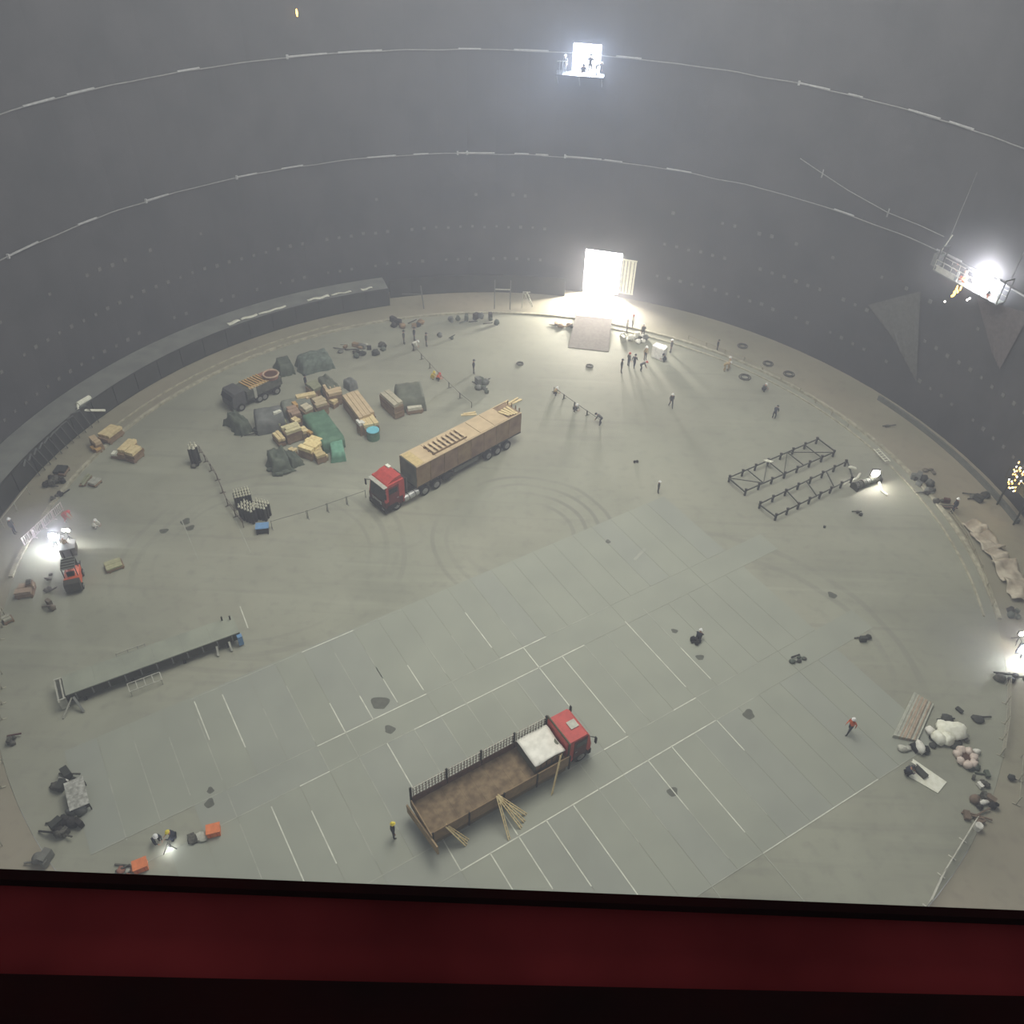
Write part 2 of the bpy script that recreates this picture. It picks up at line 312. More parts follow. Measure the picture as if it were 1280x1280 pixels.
for z, d in ((3.6, 0), (7.7, .4), (11.6, .9)):
    i = 0; a = -86.0
    while a < 84:
        rr = random.Random(int(a*7+z*31))
        if not (6 < a < 20) and rr.random() < (.85 if z < 9 else .3): p = PZ(RW-.03, a+d); s = .26+.14*rr.random(); b.box((p.x, p.y, z+.15*rr.random()), (s, .06, s), rz=-R(a+d))
        a += 1.78
e = b.build('embed_plates', EMB, wall); e['kind'] = 'stuff'
def ring_tube(name, r, z, rad, a0, a1, m, n=90, parent=None, wob=0.0):
    b = MB(); pts = [PZ(r, a0+(a1-a0)*i/n, z+wob*noise.noise(Vector((i*.3, z, 0)))) for i in range(n+1)]
    for p, q in zip(pts[:-1], pts[1:]): b.cyl(p, q, rad, 5, caps=False)
    o = b.build(name, m, parent); return o
for k, z in enumerate((16.45, 27.2)):
    o = ring_tube('trim_%d' % (k+1), RW-.12, z, .06, -90, 88, PIPE, 140, wob=.12); o['kind'] = 'structure'
    o['label'] = ('lower' if k == 0 else 'upper')+' pale pipe line running round the tank wall'
    seg = MB()
    for s in range(26):
        rr = random.Random(s*5+k); a = -86+rr.random()*170
        if 5 < a < 11 and k: continue
        p, q = PZ(RW-.14, a, z+.08), PZ(RW-.14, a+1.2+rr.random()*3, z+.08); seg.cyl(p, q, .09, 5)
        if rr.random() < .15: seg.box(tuple(p), (.2, .2, .4))
    x = seg.build('bright_pipe_sleeves', mat('bright_pipe_sleeve', (176, 176, 176), .6), o); x['kind'] = 'stuff'
# sagging cable on the wall above the gondola
pts = [W(u, v, RW-.15) for u, v in ((1000, 198), (1028, 217), (1060, 238), (1110, 266), (1150, 282), (1180, 296))]; b = MB()
for p, q in zip(pts[:-1], pts[1:]): b.cyl(p, q, .05, 5)
b.cyl(pts[1]-Vector((0,0,.4)), pts[1]+Vector((0,0,.4)), .08, 5); b.cyl(pts[3]-Vector((0,0,.4)), pts[3]+Vector((0,0,.4)), .08, 5)
tag(b.build('wall_cable', PIPE), 'thin pale cable sagging down the wall to the lit gondola', 'cable')
# low steel shell plates and the concrete ledge behind them (left and back)
SHELLM = mat('dark_shell_plate', (62, 63, 60), .7, c2=(52, 53, 51), scale=.6); LEDGEM = mat('ledge_concrete', (128, 130, 124), .9, c2=(112, 114, 110), scale=.5)
def shell_wall(name, label, r, h, a0, a1, step, m):
    base = disc(name, r+.06, r+.16, -.05, h, SHELLM, a0, a1, int((a1-a0)/2)); base['label'] = label
    a = a0
    while a < a1-.1:
        p, q = PZ(r, a+.06), PZ(r, min(a+step, a1)-.06); p.z = q.z = h/2; MB().bar(p, q, .07, h-.06).build('shell_plate', m, base); a += step
    return base
shell_wall('wall_inner_shell', 'low curved wall of dark steel plates along the left ring', 43.75, 2.2, -97, -21, 3.8, SHELLM)
led = disc('trim_ledge', 43.95, RW-.02, 1.2, 2.0, LEDGEM, -97, -21, 44); led['label'] = 'pale concrete ledge behind the dark shell plates'
shell_wall('wall_back_shell', 'dark steel plate wall left of the bright door', 45.6, 2.3, -20.4, 7.2, 3.45, SHELLM)
rail = mat('kerb_rail_dust', (186, 182, 160), .8, c2=(150, 146, 126), scale=2)
k1 = disc('trim_kerb_ring', RI+.1, RI+.42, -.05, .16, rail, -100, 100, 110); k1['label'] = 'pale raised kerb ring round the plated floor'
k2 = disc('trim_kerb_inner_ring', RI-1.0, RI-.85, -.01, .12, rail, 12, 100, 60); k2['label'] = 'thin pale rail ring inside the kerb on the right'
k3 = disc('trim_kerb_outer_ring', RI+1.5, RI+1.62, -.05, .10, rail, -75, -30, 40); k3['label'] = 'thin pale strip ring outside the kerb on the left'
k4 = disc('trim_wall_rail', RW-1.3, RW-1.0, -.05, .45, mat('wall_rail_dark', (104, 106, 100), .8), 58, 84, 20); k4['label'] = 'low dark steel rail at the foot of the right wall'
# ---------------------------------------------------------------- door and upper opening
sky1 = MB(); pc = PZ(RW+4.5, 12.6, 3.0); sky1.box(tuple(pc), (16, .2, 12), rz=-R(12.6)); o = sky1.build('exterior_sky', SKYG); o['kind'] = 'structure'; o['label'] = 'glaring daylight outside the door'
pc = PZ(RW+3, 7.6, 27.6); o = MB().box(tuple(pc), (9, .2, 9), rz=-R(7.6)).build('exterior_sky', SKYG); o['kind'] = 'structure'; o['label'] = 'glaring daylight outside the upper opening'
# ramp at the door
ra = R(12.3)
ramp = thing('door_ramp', 'pale concrete ramp sloping down from the bright door', 'ramp', tuple(PZ(RW-.1, 12.3)), -R(7.5))
def ramp_part(name, y0, y1, z0, z1, wd, m):
    b = MB(); b.add([(-wd,y0,-.04),(wd,y0,-.04),(wd,y0,z0),(-wd,y0,z0),(-wd*1.08,y1,-.04),(wd*1.08,y1,-.04),(wd*1.08,y1,z1),(-wd*1.08,y1,z1)], [(0,1,2,3),(7,6,5,4),(3,2,6,7),(1,5,6,2),(0,3,7,4),(0,4,5,1)]); return b.build(name, m, ramp)
ramp_part('landing', 0, -8.0, .25, .95, 1.95, mat('ramp_pale', (176, 172, 160), .8)); ramp_part('ramp_slope', -8.05, -14.0, .93, .05, 2.15, mat('ramp_shade_grey', (140, 134, 126), .85))  # slope coloured greyer to stand for shade beyond the sunlit landing
# door leaf
lf = thing('door_leaf', 'white barred door leaf standing open right of the bright doorway', 'door', tuple(PZ(RW-.3, 15.5)), -R(15.4))
MB().box((.85, 0, 2.95), (1.7, .06, 4.3)).build('leaf_panel', WHITE, lf)
for x in (.2, .6, 1.0, 1.45): MB().box((x, -.06, 2.95), (.09, .05, 4.2)).build('leaf_bar', STEEL, lf)
for z in (5.14, .78): MB().box((.85, -.02, z), (1.8, .12, .12)).build('leaf_frame', WHITE, lf)
up_pl = thing('work_platform', 'narrow ledge platform under the upper bright opening', 'platform', tuple(PZ(RW-.9, 6.9, 25.5)), -R(6.9))
MB().box((0, 0, -.1), (5.2, 1.8, .14)).build('deck', CHAS, up_pl)
for x in (-2.4, 0, 2.4): MB().bar((x, -.8, -.2), (x, .9, -1.4), .1).build('bracket', STEEL, up_pl)
for x in (-2.5, -2.2, -1.9): MB().cyl((x, -.7, -.03), (x, -.7, 1.3), .05, 6).build('guard_post', DSTEEL, up_pl)
MB().bar((-2.5, -.7, 1.2), (-1.4, -.7, 1.25), .06).build('guard_rail', LSTEEL, up_pl)
# ---------------------------------------------------------------- people
def pose_pts(pose):
    s = {}
    if pose == 'stand':
        s = dict(pel=(0,0,.95), ch=(0,0,1.28), nk=(.01,0,1.46), hd=(.03,0,1.62), hipL=(0,.1,.9), kL=(.02,.11,.5), aL=(0,.12,.09), hipR=(0,-.1,.9), kR=(.02,-.11,.5), aR=(0,-.12,.09), sL=(0,.19,1.41), eL=(-.02,.27,1.14), wL=(.06,.27,.89), sR=(0,-.19,1.41), eR=(-.02,-.27,1.14), wR=(.06,-.27,.89))
    elif pose == 'walk':
        s = dict(pel=(0,0,.92), ch=(.03,0,1.26), nk=(.05,0,1.44), hd=(.08,0,1.6), hipL=(0,.1,.88), kL=(.2,.11,.5), aL=(.24,.12,.09), hipR=(0,-.1,.88), kR=(-.05,-.11,.48), aR=(-.3,-.12,.13), sL=(.03,.19,1.4), eL=(-.12,.26,1.14), wL=(-.12,.26,.89), sR=(.03,-.19,1.4), eR=(.08,-.26,1.13), wR=(.28,-.24,.98))
    elif pose == 'bend':
        s = dict(pel=(-.1,0,.86), ch=(.22,0,1.08), nk=(.38,0,1.14), hd=(.52,0,1.16), hipL=(-.1,.1,.84), kL=(.05,.13,.46), aL=(-.06,.14,.09), hipR=(-.1,-.1,.84), kR=(.05,-.13,.46), aR=(-.06,-.14,.09), sL=(.32,.19,1.08), eL=(.4,.22,.8), wL=(.52,.16,.6), sR=(.32,-.19,1.08), eR=(.4,-.22,.8), wR=(.52,-.16,.6))
    else:
        s = dict(pel=(-.1,0,.3), ch=(.08,0,.6), nk=(.18,0,.75), hd=(.25,0,.88), hipL=(-.08,.1,.28), kL=(.3,.17,.48), aL=(.05,.16,.09), hipR=(-.08,-.1,.28), kR=(.3,-.17,.48), aR=(.05,-.16,.09), sL=(.13,.19,.7), eL=(.3,.26,.5), wL=(.48,.15,.4), sR=(.13,-.19,.7), eR=(.3,-.26,.5), wR=(.48,-.15,.4))
    return {k: Vector(v) for k, v in s.items()}
EDG = [('pel','ch'),('ch','nk'),('nk','hd'),('pel','hipL'),('hipL','kL'),('kL','aL'),('aL','tL'),('pel','hipR'),('hipR','kR'),('kR','aR'),('aR','tR'),('ch','sL'),('sL','eL'),('eL','wL'),('wL','pL'),('ch','sR'),('sR','eR'),('eR','wR'),('wR','pR')]
RAD = dict(pel=(.16,.13), ch=(.18,.13), nk=(.06,.06), hd=(.1,.1), hipL=(.1,.1), hipR=(.1,.1), kL=(.065,.065), kR=(.065,.065), aL=(.05,.05), aR=(.05,.05), tL=(.045,.04), tR=(.045,.04), sL=(.075,.075), sR=(.075,.075), eL=(.05,.05), eR=(.05,.05), wL=(.035,.03), wR=(.035,.03), pL=(.042,.022), pR=(.042,.022))
def body_mesh(pose):
    s = pose_pts(pose)
    for q in 'LR':
        s['t'+q] = s['a'+q]+Vector((.17, 0, -.045)); d = (s['w'+q]-s['e'+q]).normalized(); s['p'+q] = s['w'+q]+d*.09
    names = list(s); me = bpy.data.meshes.new('skel'); me.from_pydata([tuple(s[k]) for k in names], [(names.index(a), names.index(c)) for a, c in EDG], []); me.update()
    o = bpy.data.objects.new('skel', me); COL.objects.link(o); md = o.modifiers.new('s', 'SKIN')
    for k, sv in zip(names, me.skin_vertices[0].data): sv.radius = RAD[k]; sv.use_root = (k == 'pel')
    md.use_smooth_shade = True; o.modifiers.new('u', 'SUBSURF').levels = 1
    dg = bpy.context.evaluated_depsgraph_get(); me2 = bpy.data.meshes.new_from_object(o.evaluated_get(dg)); bpy.data.objects.remove(o)
    vs = [tuple(v.co) for v in me2.vertices]; b = MB(); seg = [(a, c) for a, c in EDG]
    b.v = vs
    for p in me2.polygons:
        c = p.center; best = None
        for a, d in seg:
            A_, D_ = s[a], s[d]; t = max(0, min(1, (c-A_).dot(D_-A_)/max((D_-A_).length_squared, 1e-9))); dd = (c-(A_+(D_-A_)*t)).length
            if best is None or dd < best[0]: best = (dd, a, d)
        a, d = best[1], best[2]
        mi = 2 if d == 'hd' or d[0] == 'p' and d != 'pel' else 3 if d[0] == 't' else 1 if (a[:3] == 'hip' or d[:3] == 'hip' or a[0] == 'k') else 0
        b.f.append(tuple(p.vertices)); b.m.append(mi)
    for q, sg in (('L', 1), ('R', -1)):       # five fingers, unequal and bent
        P_, d = s['p'+q], (s['p'+q]-s['e'+q]).normalized(); side = Vector((0, 1, 0)).cross(d).normalized()
        for k, ln in enumerate((.075, .085, .078, .062)):
            st = P_+side*(.027-.018*k)+d*.01; md_ = st+d*ln*.55; b.cyl(st, md_, .009, 5, .008, 2); b.cyl(md_, md_+(d*.8-Vector((0, sg*.5, 0)))*ln*.5, .008, 5, .006, 2)
        th = P_+side*.035-d*.04; b.cyl(th, th+(side*.8+d*.7)*.04, .011, 5, .01, 2); b.cyl(th+(side*.8+d*.7)*.04, th+(side*.9+d*1.3)*.045, .01, 5, .007, 2)
    hd = s['hd']; fd = Vector((1, 0, 0)) if pose in ('stand', 'walk') else Vector((.8, 0, -.6))
    upv = Vector((0, 1, 0)).cross(fd)*-1
    b.cyl(hd+fd*.09, hd+fd*.125-upv*.012, .016, 5, .01, 2)
    for sg in (1, -1):
        b.blob(hd+Vector((0, sg*.095, 0)), .02, .012, .032, mi=2, n=6, k=4, amp=0); b.blob(hd+fd*.085+Vector((0, sg*.035, 0))+upv*.025, .011, .014, .009, mi=4, n=6, k=4, amp=0)
    b.box(hd+fd*.092-upv*.045, (.012, .045, .01), mi=4)
    return b, s, fd
POSES = {p: body_mesh(p) for p in ('stand', 'walk', 'bend', 'squat')}
BODYM = {}
def person(u, v, pose, top, trou, helmet, label, face=0.0, z=0.0, vest=None, at=None, sc=1.0, group=None):
    p = at if at is not None else F(u, v, z); b, s, fd = POSES[pose]
    root = thing('person', label, 'person', tuple(p), R(face), group); root.scale = (sc,)*3
    key = (pose, top.name, trou.name)
    if key not in BODYM:
        me = b.mesh('body', [top, trou, SKIN, BLACK, BLACK]); me.polygons.foreach_set('use_smooth', [True]*len(me.polygons)); BODYM[key] = me
    link('body', BODYM[key], root)
    if helmet is not None:
        hm = MB(); hd = s['hd']; prof = [(.16, .0), (.155, .015), (.125, .02), (.12, .07), (.095, .12), (.05, .148), (.012, .155)]
        hm.lathe((0, 0, 0), prof, 12); hm.box((.13, 0, .008), (.1, .16, .015)); h = hm.build('helmet', helmet, root, True); h.location = hd+Vector((0, 0, .035)); h.rotation_euler = (0, 0 if pose in ('stand', 'walk') else .5, 0)
    if vest is not None:
        c1 = s['pel'].lerp(s['ch'], .35); c2 = s['nk']; vb = MB(); ks = (c2-c1).to_track_quat('Z', 'X').to_matrix(); nn = 12
        vs = []
        for t, rx, ry in ((0, .15, .2), (.4, .155, .21), (.75, .15, .22), (.95, .1, .15)):
            for i in range(nn):
                a = 2*math.pi*i/nn; vs.append(c1.lerp(c2, t)+ks @ Vector((rx*math.cos(a), ry*math.sin(a), 0)))
        vb.add(vs, [(j*nn+i, j*nn+(i+1) % nn, (j+1)*nn+(i+1) % nn, (j+1)*nn+i) for j in range(3) for i in range(nn)]); vb.build('vest', vest, root, True)
    return root
# ---------------------------------------------------------------- trucks
def wheel(parent, x, y, r=.5, wd=.3, name='wheel'):
    sg = 1 if y > 0 else -1
    t = MB(); t.cyl((x, y-wd/2, r), (x, y+wd/2, r), r, 18); o = t.build(name, TYRE, parent)
    MB().cyl((x, y+sg*(wd/2-.02), r), (x, y+sg*(wd/2+.03), r), r*.58, 14).cyl((x, y+sg*wd/2, r), (x, y+sg*(wd/2+.08), r), r*.2, 10).build('rim', RIM, o)
def cab(t, x0, L, wd, zb, zt, door=None, front=None):
    "x0 = front bumper, cab reaches back L; zt = roof height"
    h = wd/2
    MB().prism([(x0, zb), (x0+.02, zb+.9), (x0-.22, zt-.28), (x0-.45, zt), (x0-L+.05, zt), (x0-L, zt-.15), (x0-L, zb)], -h, h).build('cab', [RED], t)
    MB().prism([(x0+.035, zb+.98), (x0-.17, zt-.4), (x0-.2, zt-.4), (x0, zb+.98)], -h+.12, h-.12).build('windscreen', GLASS, t)
    MB().box((x0-.02, 0, zb+.02), (.22, wd+.04, .5)).build('bumper', CHAS, t)
    if front: MB().prism([(x0+.01, zb), (x0+.045, zb+.92), (x0-.03, zb+.98), (x0-.06, zb)], -h-.01, h+.01).build('front_panel', front, t); [MB().box((x0-L*.45, s*(h+.008), zb+.42), (L*.9, .02, .8)).build('lower_side_panel', front, t) for s in (-1, 1)]
    g = MB().box((x0+.02, 0, zb+.62), (.06, wd*.62, .5)).build('grille', BLACK, t)
    for k in range(3): MB().box((x0+.06, 0, zb+.5+.13*k), (.03, wd*.58, .04)).build('grille_bar', LSTEEL, g)
    for s in (-1, 1):
        MB().box((x0+.05, s*(h-.28), zb+.12), (.08, .34, .18)).build('headlight', LSTEEL, t)
        d = MB().box((x0-L*.45, s*(h+.015), (zb+zt)/2+.02), (L*.52, .04, (zt-zb)*.78)).build('cab_door', door or DKRED, t)
        MB().box((x0-L*.42, s*(h+.04), zt-.72), (L*.42, .03, .52)).build('side_window', GLASS, d); MB().box((x0-L*.62, s*(h+.05), zb+.9), (.16, .04, .04)).build('handle', CHROME, d)
        MB().bar((x0-.15, s*h, zt-.5), (x0+.12, s*(h+.28), zt-.45), .04).box((x0+.12, s*(h+.28), zt-.75), (.08, .18, .6)).build('wing_mirror', BLACK, t)
        MB().prism([(x0-.05, zb-.05), (x0-.3, zb+.42), (x0-1.25, zb+.42), (x0-1.5, zb-.05)], s*h-.03, s*h+.05).build('wheel_arch', BLACK, t)
# --- articulated lorry
hd = R(225.3); ax = Vector((math.cos(hd), math.sin(hd), 0)); ay = Vector((-ax.y, ax.x, 0))
O = F(496, 637)-ay*1.08
semi = thing('articulated_lorry', 'long articulated lorry with red cab and tall plywood-topped brown trailer', 'truck', tuple(O), hd)
MB().box((-2.0, 0, .95), (6.6, .85, .3)).build('chassis', CHAS, semi)
cab(semi, 1.2, 2.15, 2.3, .55, 3.15, front=mat('dark_maroon_front', (84, 38, 38), .6))
MB().prism([(.75, 3.15), (.0, 3.5), (-.75, 3.55), (-.85, 3.15)], -.98, .98).build('roof_fairing', RED, semi)
MB().box((-.62, -.62, 3.6), (.3, .5, .14)).build('roof_lamp_bar', WHITE, semi)
MB().box((.98, 0, 3.02), (.5, 2.28, .06)).build('sun_visor', LSTEEL, semi)
MB().box((-1.25, 0, 1.9), (.3, 1.7, 1.8)).build('rear_cab_equipment', CHAS, semi)
for y in (-.7, 0, .7): MB().cyl((-1.45, y, 1.1), (-1.45, y, 2.6), .1, 8).build('air_pipe', STEEL, semi)
for x in (0, -3.15, -4.5):
    for y in (-1.0, 1.0): wheel(semi, x, y, .52, .3 if x == 0 else .46)
tk = MB().cyl((-.85, 1.02, .75), (-2.45, 1.02, .75), .31, 14).build('fuel_tank', CHROME, semi); MB().cyl((-1.3, 1.02, .75), (-1.36, 1.02, .75), .325, 14).build('tank_strap', CHAS, tk); MB().cyl((-2.0, 1.02, .75), (-2.06, 1.02, .75), .325, 14).build('tank_strap', CHAS, tk)
x0, x1 = -2.35, -15.2; L = x0-x1; hw = 1.14
MB().box(((x0+x1)/2, 0, 1.15), (L, 1.0, .24)).build('trailer_frame', CHAS, semi)
MB().box(((x0+x1)/2, 0, 2.42), (L-.1, 2*hw-.14, 2.3)).build('trailer_body', BROWN, semi)
npan = 8
for s in (-1, 1):
    for k in range(npan):
        x = x0-L*(k+.5)/npan; MB().box((x, s*hw, 2.42), (L/npan-.03, .06, 2.2)).build('side_board', BROWN if k % 3 else mat('side_board_light', (152, 130, 98), .85, c2=(128, 104, 80), scale=.9), semi)
        MB().box((x0-L*k/npan, s*(hw+.04), 2.4), (.07, .06, 2.3)).build('side_post', PLY2, semi)
    MB().box(((x0+x1)/2, s*(hw+.02), 3.56), (L, .1, .09)).build('top_rail', PLY, semi); MB().box(((x0+x1)/2, s*(hw+.02), 1.28), (L, .1, .12)).build('bottom_rail', CHAS, semi)
MB().box((x0+.0, 0, 2.42), (.08, 2*hw, 2.3)).build('front_board', TRP_O, semi)
for k in range(6): MB().box((x0-1.0-(L-2.2)/6*(k+.5)+.45, 0, 3.59+.004*k), ((L-2.2)/6-.05, 2*hw-.1, .05)).build('roof_sheet', PLY, semi)
MB().box((x0-.52, 0, 3.6), (.95, 2*hw-.1, .05)).build('roof_sheet', mat('yellowed_plywood', (206, 184, 132), .85), semi)
for y in (-.8, -.25, .3, .82): MB().bar((x1-.02, y, 1.3), (x1-.05, y, 3.9), .09).build('rear_stake', PLY2, semi)
MB().box((x1-.02, 0, 2.3), (.06, 2*hw, 2.0)).build('tail_board', BROWN, semi)
for k in range(4): MB().box((x1+.5+.35*k, .35, 3.66+.03*k), (.24, 1.5-.1*k, .07), rz=.1*k).build('loose_roof_board', PALE, semi)
for x in (-11.0, -12.15, -13.4):
    for y in (-.98, .98): wheel(semi, x, y, .5, .42)
MB().box((-5.9, 1.0, .78), (1.1, .5, .55)).build('tool_box', CHAS, semi); MB().box((-8.3, 1.02, .8), (3.0, .05, .4)).build('side_guard', STEEL, semi)
for s in (-.85, .85): MB().box((-5.2, s, .5), (.14, .14, 1.0)).build('landing_leg', CHAS, semi)
# pallet stack of boards riding on the trailer roof
pc = O+ax*(x0-4.2)+ay*.12
pal = thing('slatted_pallet', 'slatted timber pallet lying on the plywood roof of the trailer', 'pallet', (pc.x, pc.y, 3.63), hd)
for y in (-.62, 0, .62): MB().box((0, y, .09), (4.0, .16, .18)).build('bearer', PLY2, pal)
for k in range(8): MB().box((-1.8+.51*k, 0, .23), (.26, 1.5, .09)).build('slat', PLY, pal)
# planks fallen behind the trailer
for k, (u, v, r_, ln) in enumerate(((625, 509, 38, 3.2), (640, 505, 42, 2.6), (586, 519, 10, 1.6))):
    o = MB().box((0, 0, .06), (ln, .28, .09)).box((0.1, .22, .13), (ln*.8, .2, .07), rz=.15).build('loose_planks', PALE)
    tag(o, ('pale plank pair on the floor just beyond the trailer tail', 'pale plank pair furthest right beyond the trailer tail', 'short pale offcuts on the floor behind the trailer middle')[k], 'planks', loc=tuple(F(u, v)), rz=R(r_)); o['kind'] = 'thing'
# --- flatbed truck
hf = R(34.1); fx = Vector((math.cos(hf), math.sin(hf), 0)); fn = Vector((-fx.y, fx.x, 0)); O2 = fx*11.0+fn*24.72
fb = thing('flatbed_truck', 'red-cabbed flatbed truck with open brown bed and stake fence', 'truck', tuple(O2), hf)
MB().box((6.2, 0, .85), (11.6, .85, .3)).build('chassis', CHAS, fb)
MB().box((5.0, -.04, 1.16), (10.2, 2.7, .16)).build('bed_frame', CHAS, fb)
for k in range(10): MB().box((.5+1.01*k, 0, 1.27), (1.005, 2.6, .06)).build('bed_plank', mat('bed_planks', (136, 118, 92), .9, c2=(104, 88, 68), scale=2.2), fb)
for k in range(4):
    x = 1.27+2.52*k; MB().box((x, 1.3, 1.58), (2.44, .06, .6)).build('side_board', mat('side_board_brown', (112, 84, 70), .85, c2=(92, 70, 60)), fb)
    MB().box((x, -1.42, 1.36), (2.46, .06, 1.05)).build('side_board', mat('side_board_tan', (140, 118, 88), .85, c2=(124, 104, 80)), fb)
    rk = MB().box((x, 1.3, 1.98), (2.3, .05, .06)).build('stake_rack', LSTEEL, fb)
    for z in (2.28, 2.58, 2.84): MB().box((x, 1.3, z), (2.3, .05, .06)).build('rack_rail', LSTEEL, rk)
    for j in range(11): MB().box((x-1.1+.22*j, 1.33, 2.42), (.07, .04, .95)).build('rack_bar', mat('rack_bar_pink', (176, 158, 146), .7), rk)
for x in (0, 2.53, 5.05, 7.57, 10.1):
    MB().box((x, 1.36, 2.0), (.13, .1, 1.8)).build('side_post', CHAS, fb); MB().box((x, -1.47, 1.2), (.1, .08, 1.5)).build('side_post', CHAS, fb)
MB().box((5.0, -1.36, .62), (9.8, .06, .5)).build('side_skirt', mat('skirt_brown', (104, 90, 70), .85), fb)
MB().box((10.15, 0, 2.1), (.08, 2.6, 1.8)).build('head_board', mat('olive_board', (96, 92, 70), .8), fb)
tg = MB().box((-.1, -.2, 1.5), (.07, 2.7, .75)).build('tail_board', mat('tail_tan', (150, 128, 98), .85), fb)
gt = MB(); gt.bar((-.35, 1.25, 1.0), (-.12, -2.3, 1.3), .1, .8); gt.build('open_tail_gate', mat('tail_gate_tan', (158, 136, 104), .85), fb)
cab(fb, 12.05, 2.0, 2.3, .55, 2.85, door=mat('dusty_maroon', (84, 52, 50), .7))
MB().box((11.2, -.05, 2.88), (.62, .62, .08)).build('roof_hatch', LSTEEL, fb)
MB().box((10.25, 0, 1.6), (.25, 2.2, 1.9)).build('cab_back_panel', mat('olive_board', (96, 92, 70)), fb)
for x in (11.3, 9.2, 2.9, 1.6):
    for y in (-1.02, 1.02): wheel(fb, x, y, .5, .3 if x > 9 else .44)
tk = MB().cyl((7.9, -1.0, .7), (6.7, -1.0, .7), .28, 12).build('fuel_tank', STEEL, fb)
# load behind the cab
lp = O2+fx*8.75; crate = thing('covered_load', 'square load under a crumpled white sheet behind the flatbed cab', 'load', (lp.x, lp.y, 1.3), hf)
MB().box((0, 0, .5), (2.2, 2.1, .96)).build('stacked_sacks', TRP_O, crate); MB().sheet(2.35, 2.25, 1.05, .05, 12, 12, .16, seed=3).build('white_cover', WHT2, crate, True)
for k in range(5): MB().box((-.9+.42*k, -1.07, .6), (.3, .06, .5)).build('load_slat', PLY2, crate)
# stake racks taken off, leaning on the near side of the bed
def lean(label, p0, p1s, nb, m=PALE):
    t = thing('stake_rack', label, 'rack', tuple(O2+fx*p0[0]+fn*p0[1]), hf, 'stake racks leaning off the flatbed')
    t.location.z = 0
    for (dx, dy) in p1s:
        a = Vector((0, 0, p0[2])); c = Vector((dx, dy, .05))
        b_ = MB().bar(a, c, .06).build('rack_stile', m, t); s2 = Vector((.14, .05, 0)); MB().bar(a+s2, c+s2, .05).build('rack_stile', m, t)
        for j in range(nb): q = a.lerp(c, (j+.5)/nb); MB().bar(q-s2*.2, q+s2*1.2, .03).build('rack_rung', m, b_)
lean('fan of pale stake racks leaning from the middle of the flatbed side', (4.5, -1.42, 2.0), [(-.3, -2.0), (.75, -1.75), (1.15, -1.5), (1.5, -1.15)], 8)
lean('pair of pale stake bars leaning at the flatbed tail', (.85, -1.4, 1.85), [(1.15, -.75), (.9, -.95)], 4)
lean('single pale stake rack leaning beside the flatbed cab', (9.3, -1.42, 2.6), [(-1.1, -.85)], 7)
# ---------------------------------------------------------------- timber yard
def stack(p, q, z, wd, label, m=PLY, m2=PLY2, z0=0.0, cat='timber stack', group=None, cover=None, gap=.03):
    "boards stacked in layers; p, q = pixels of the ends of its top centre line"
    a, c = F(*p, z), F(*q, z); d = c-a; L = max(d.length, .5); mid = (a+c)/2; rz = math.atan2(d.y, d.x)
    t = thing('timber_stack', label, cat, (mid.x, mid.y, z0), rz, group); Hh = z-z0
    for x in (-L*.35, L*.35): MB().box((x, 0, .05), (.12, wd, .1)).build('bearer', m2, t)
    nl = max(2, round(Hh/.38)); lh = (Hh-.1)/nl; nc = max(2, round(wd/.5)); cw = wd/nc
    for k in range(nl):
        zz = .1+lh*(k+.5)
        if k < nl-1:
            rr = random.Random(k+int(L*10)); MB().box((rr.uniform(-.08, .08), 0, zz), (L-.05, wd-.06*rr.random(), lh-gap)).build('board_layer', m2 if k % 2 else BROWN, t)
        else:
            for j in range(nc):
                rr = random.Random(j*7+int(L*10)); MB().box((rr.uniform(-.12, .12), -wd/2+cw*(j+.5), zz+rr.uniform(-.02, .03)), (L-rr.random()*.3, cw-.035, lh-gap)).build('plank', m, t)
    if cover is not None: o = MB().sheet(L*.9, wd*.9, Hh+.1, .04, 8, 6, .08, seed=L).build('cover', cover, t, True)
    return t
def tarped(p, q, z, wd, label, m, seed=1.0, front=None, flare=.12, amp=.12, droop=.08, cat='covered stack'):
    a, c = F(*p, z), F(*q, z); d = c-a; L = d.length; mid = (a+c)/2
    t = thing('covered_stack', label, cat, (mid.x, mid.y, 0), math.atan2(d.y, d.x))
    MB().box((0, 0, z*.42), (L*.86, wd*.8, z*.8)).build('stacked_boards', PLY2, t)
    MB().tarp(L, wd, z, seed, 0, flare, amp, droop=droop).build('tarp', m, t, True)
    return t
stack((437, 490), (459, 519), 1.6, 1.75, 'long tan plywood stack running down the right side of the timber yard')
stack((455, 517), (465, 531), 1.35, 1.5, 'short tan end stack with loose offcuts below the long plywood stack', PALE)
stack((405, 487), (424, 483), 1.6, 1.9, 'square tan plywood stack at the top corner of the timber yard')
stack((386, 483), (399, 478), 1.2, 1.6, 'pale low stack under the green cover in the yard top row', mat('grey_green_board', (150, 152, 124), .85))
stack((370, 495), (396, 490), 1.5, .7, 'narrow pale board pile along the yard top row', PALE)
stack((360, 514), (374, 510), 1.5, 1.6, 'pinkish brown board stack left of the yard centre', mat('pink_board', (166, 140, 118), .85))
stack((377, 510), (388, 505), 1.8, 1.0, 'tall white-edged crate stack at the yard centre', mat('cream_board', (206, 196, 168), .85))
stack((391, 503), (407, 498), 1.4, 1.5, 'open crate stack with pale rims right of the yard centre', mat('rim_board', (196, 180, 146), .85))
stack((354, 537), (374, 530), 1.5, 1.3, 'pale flat-topped plywood stack in the lower left of the yard', mat('pale_yellow_ply', (214, 204, 160), .85))
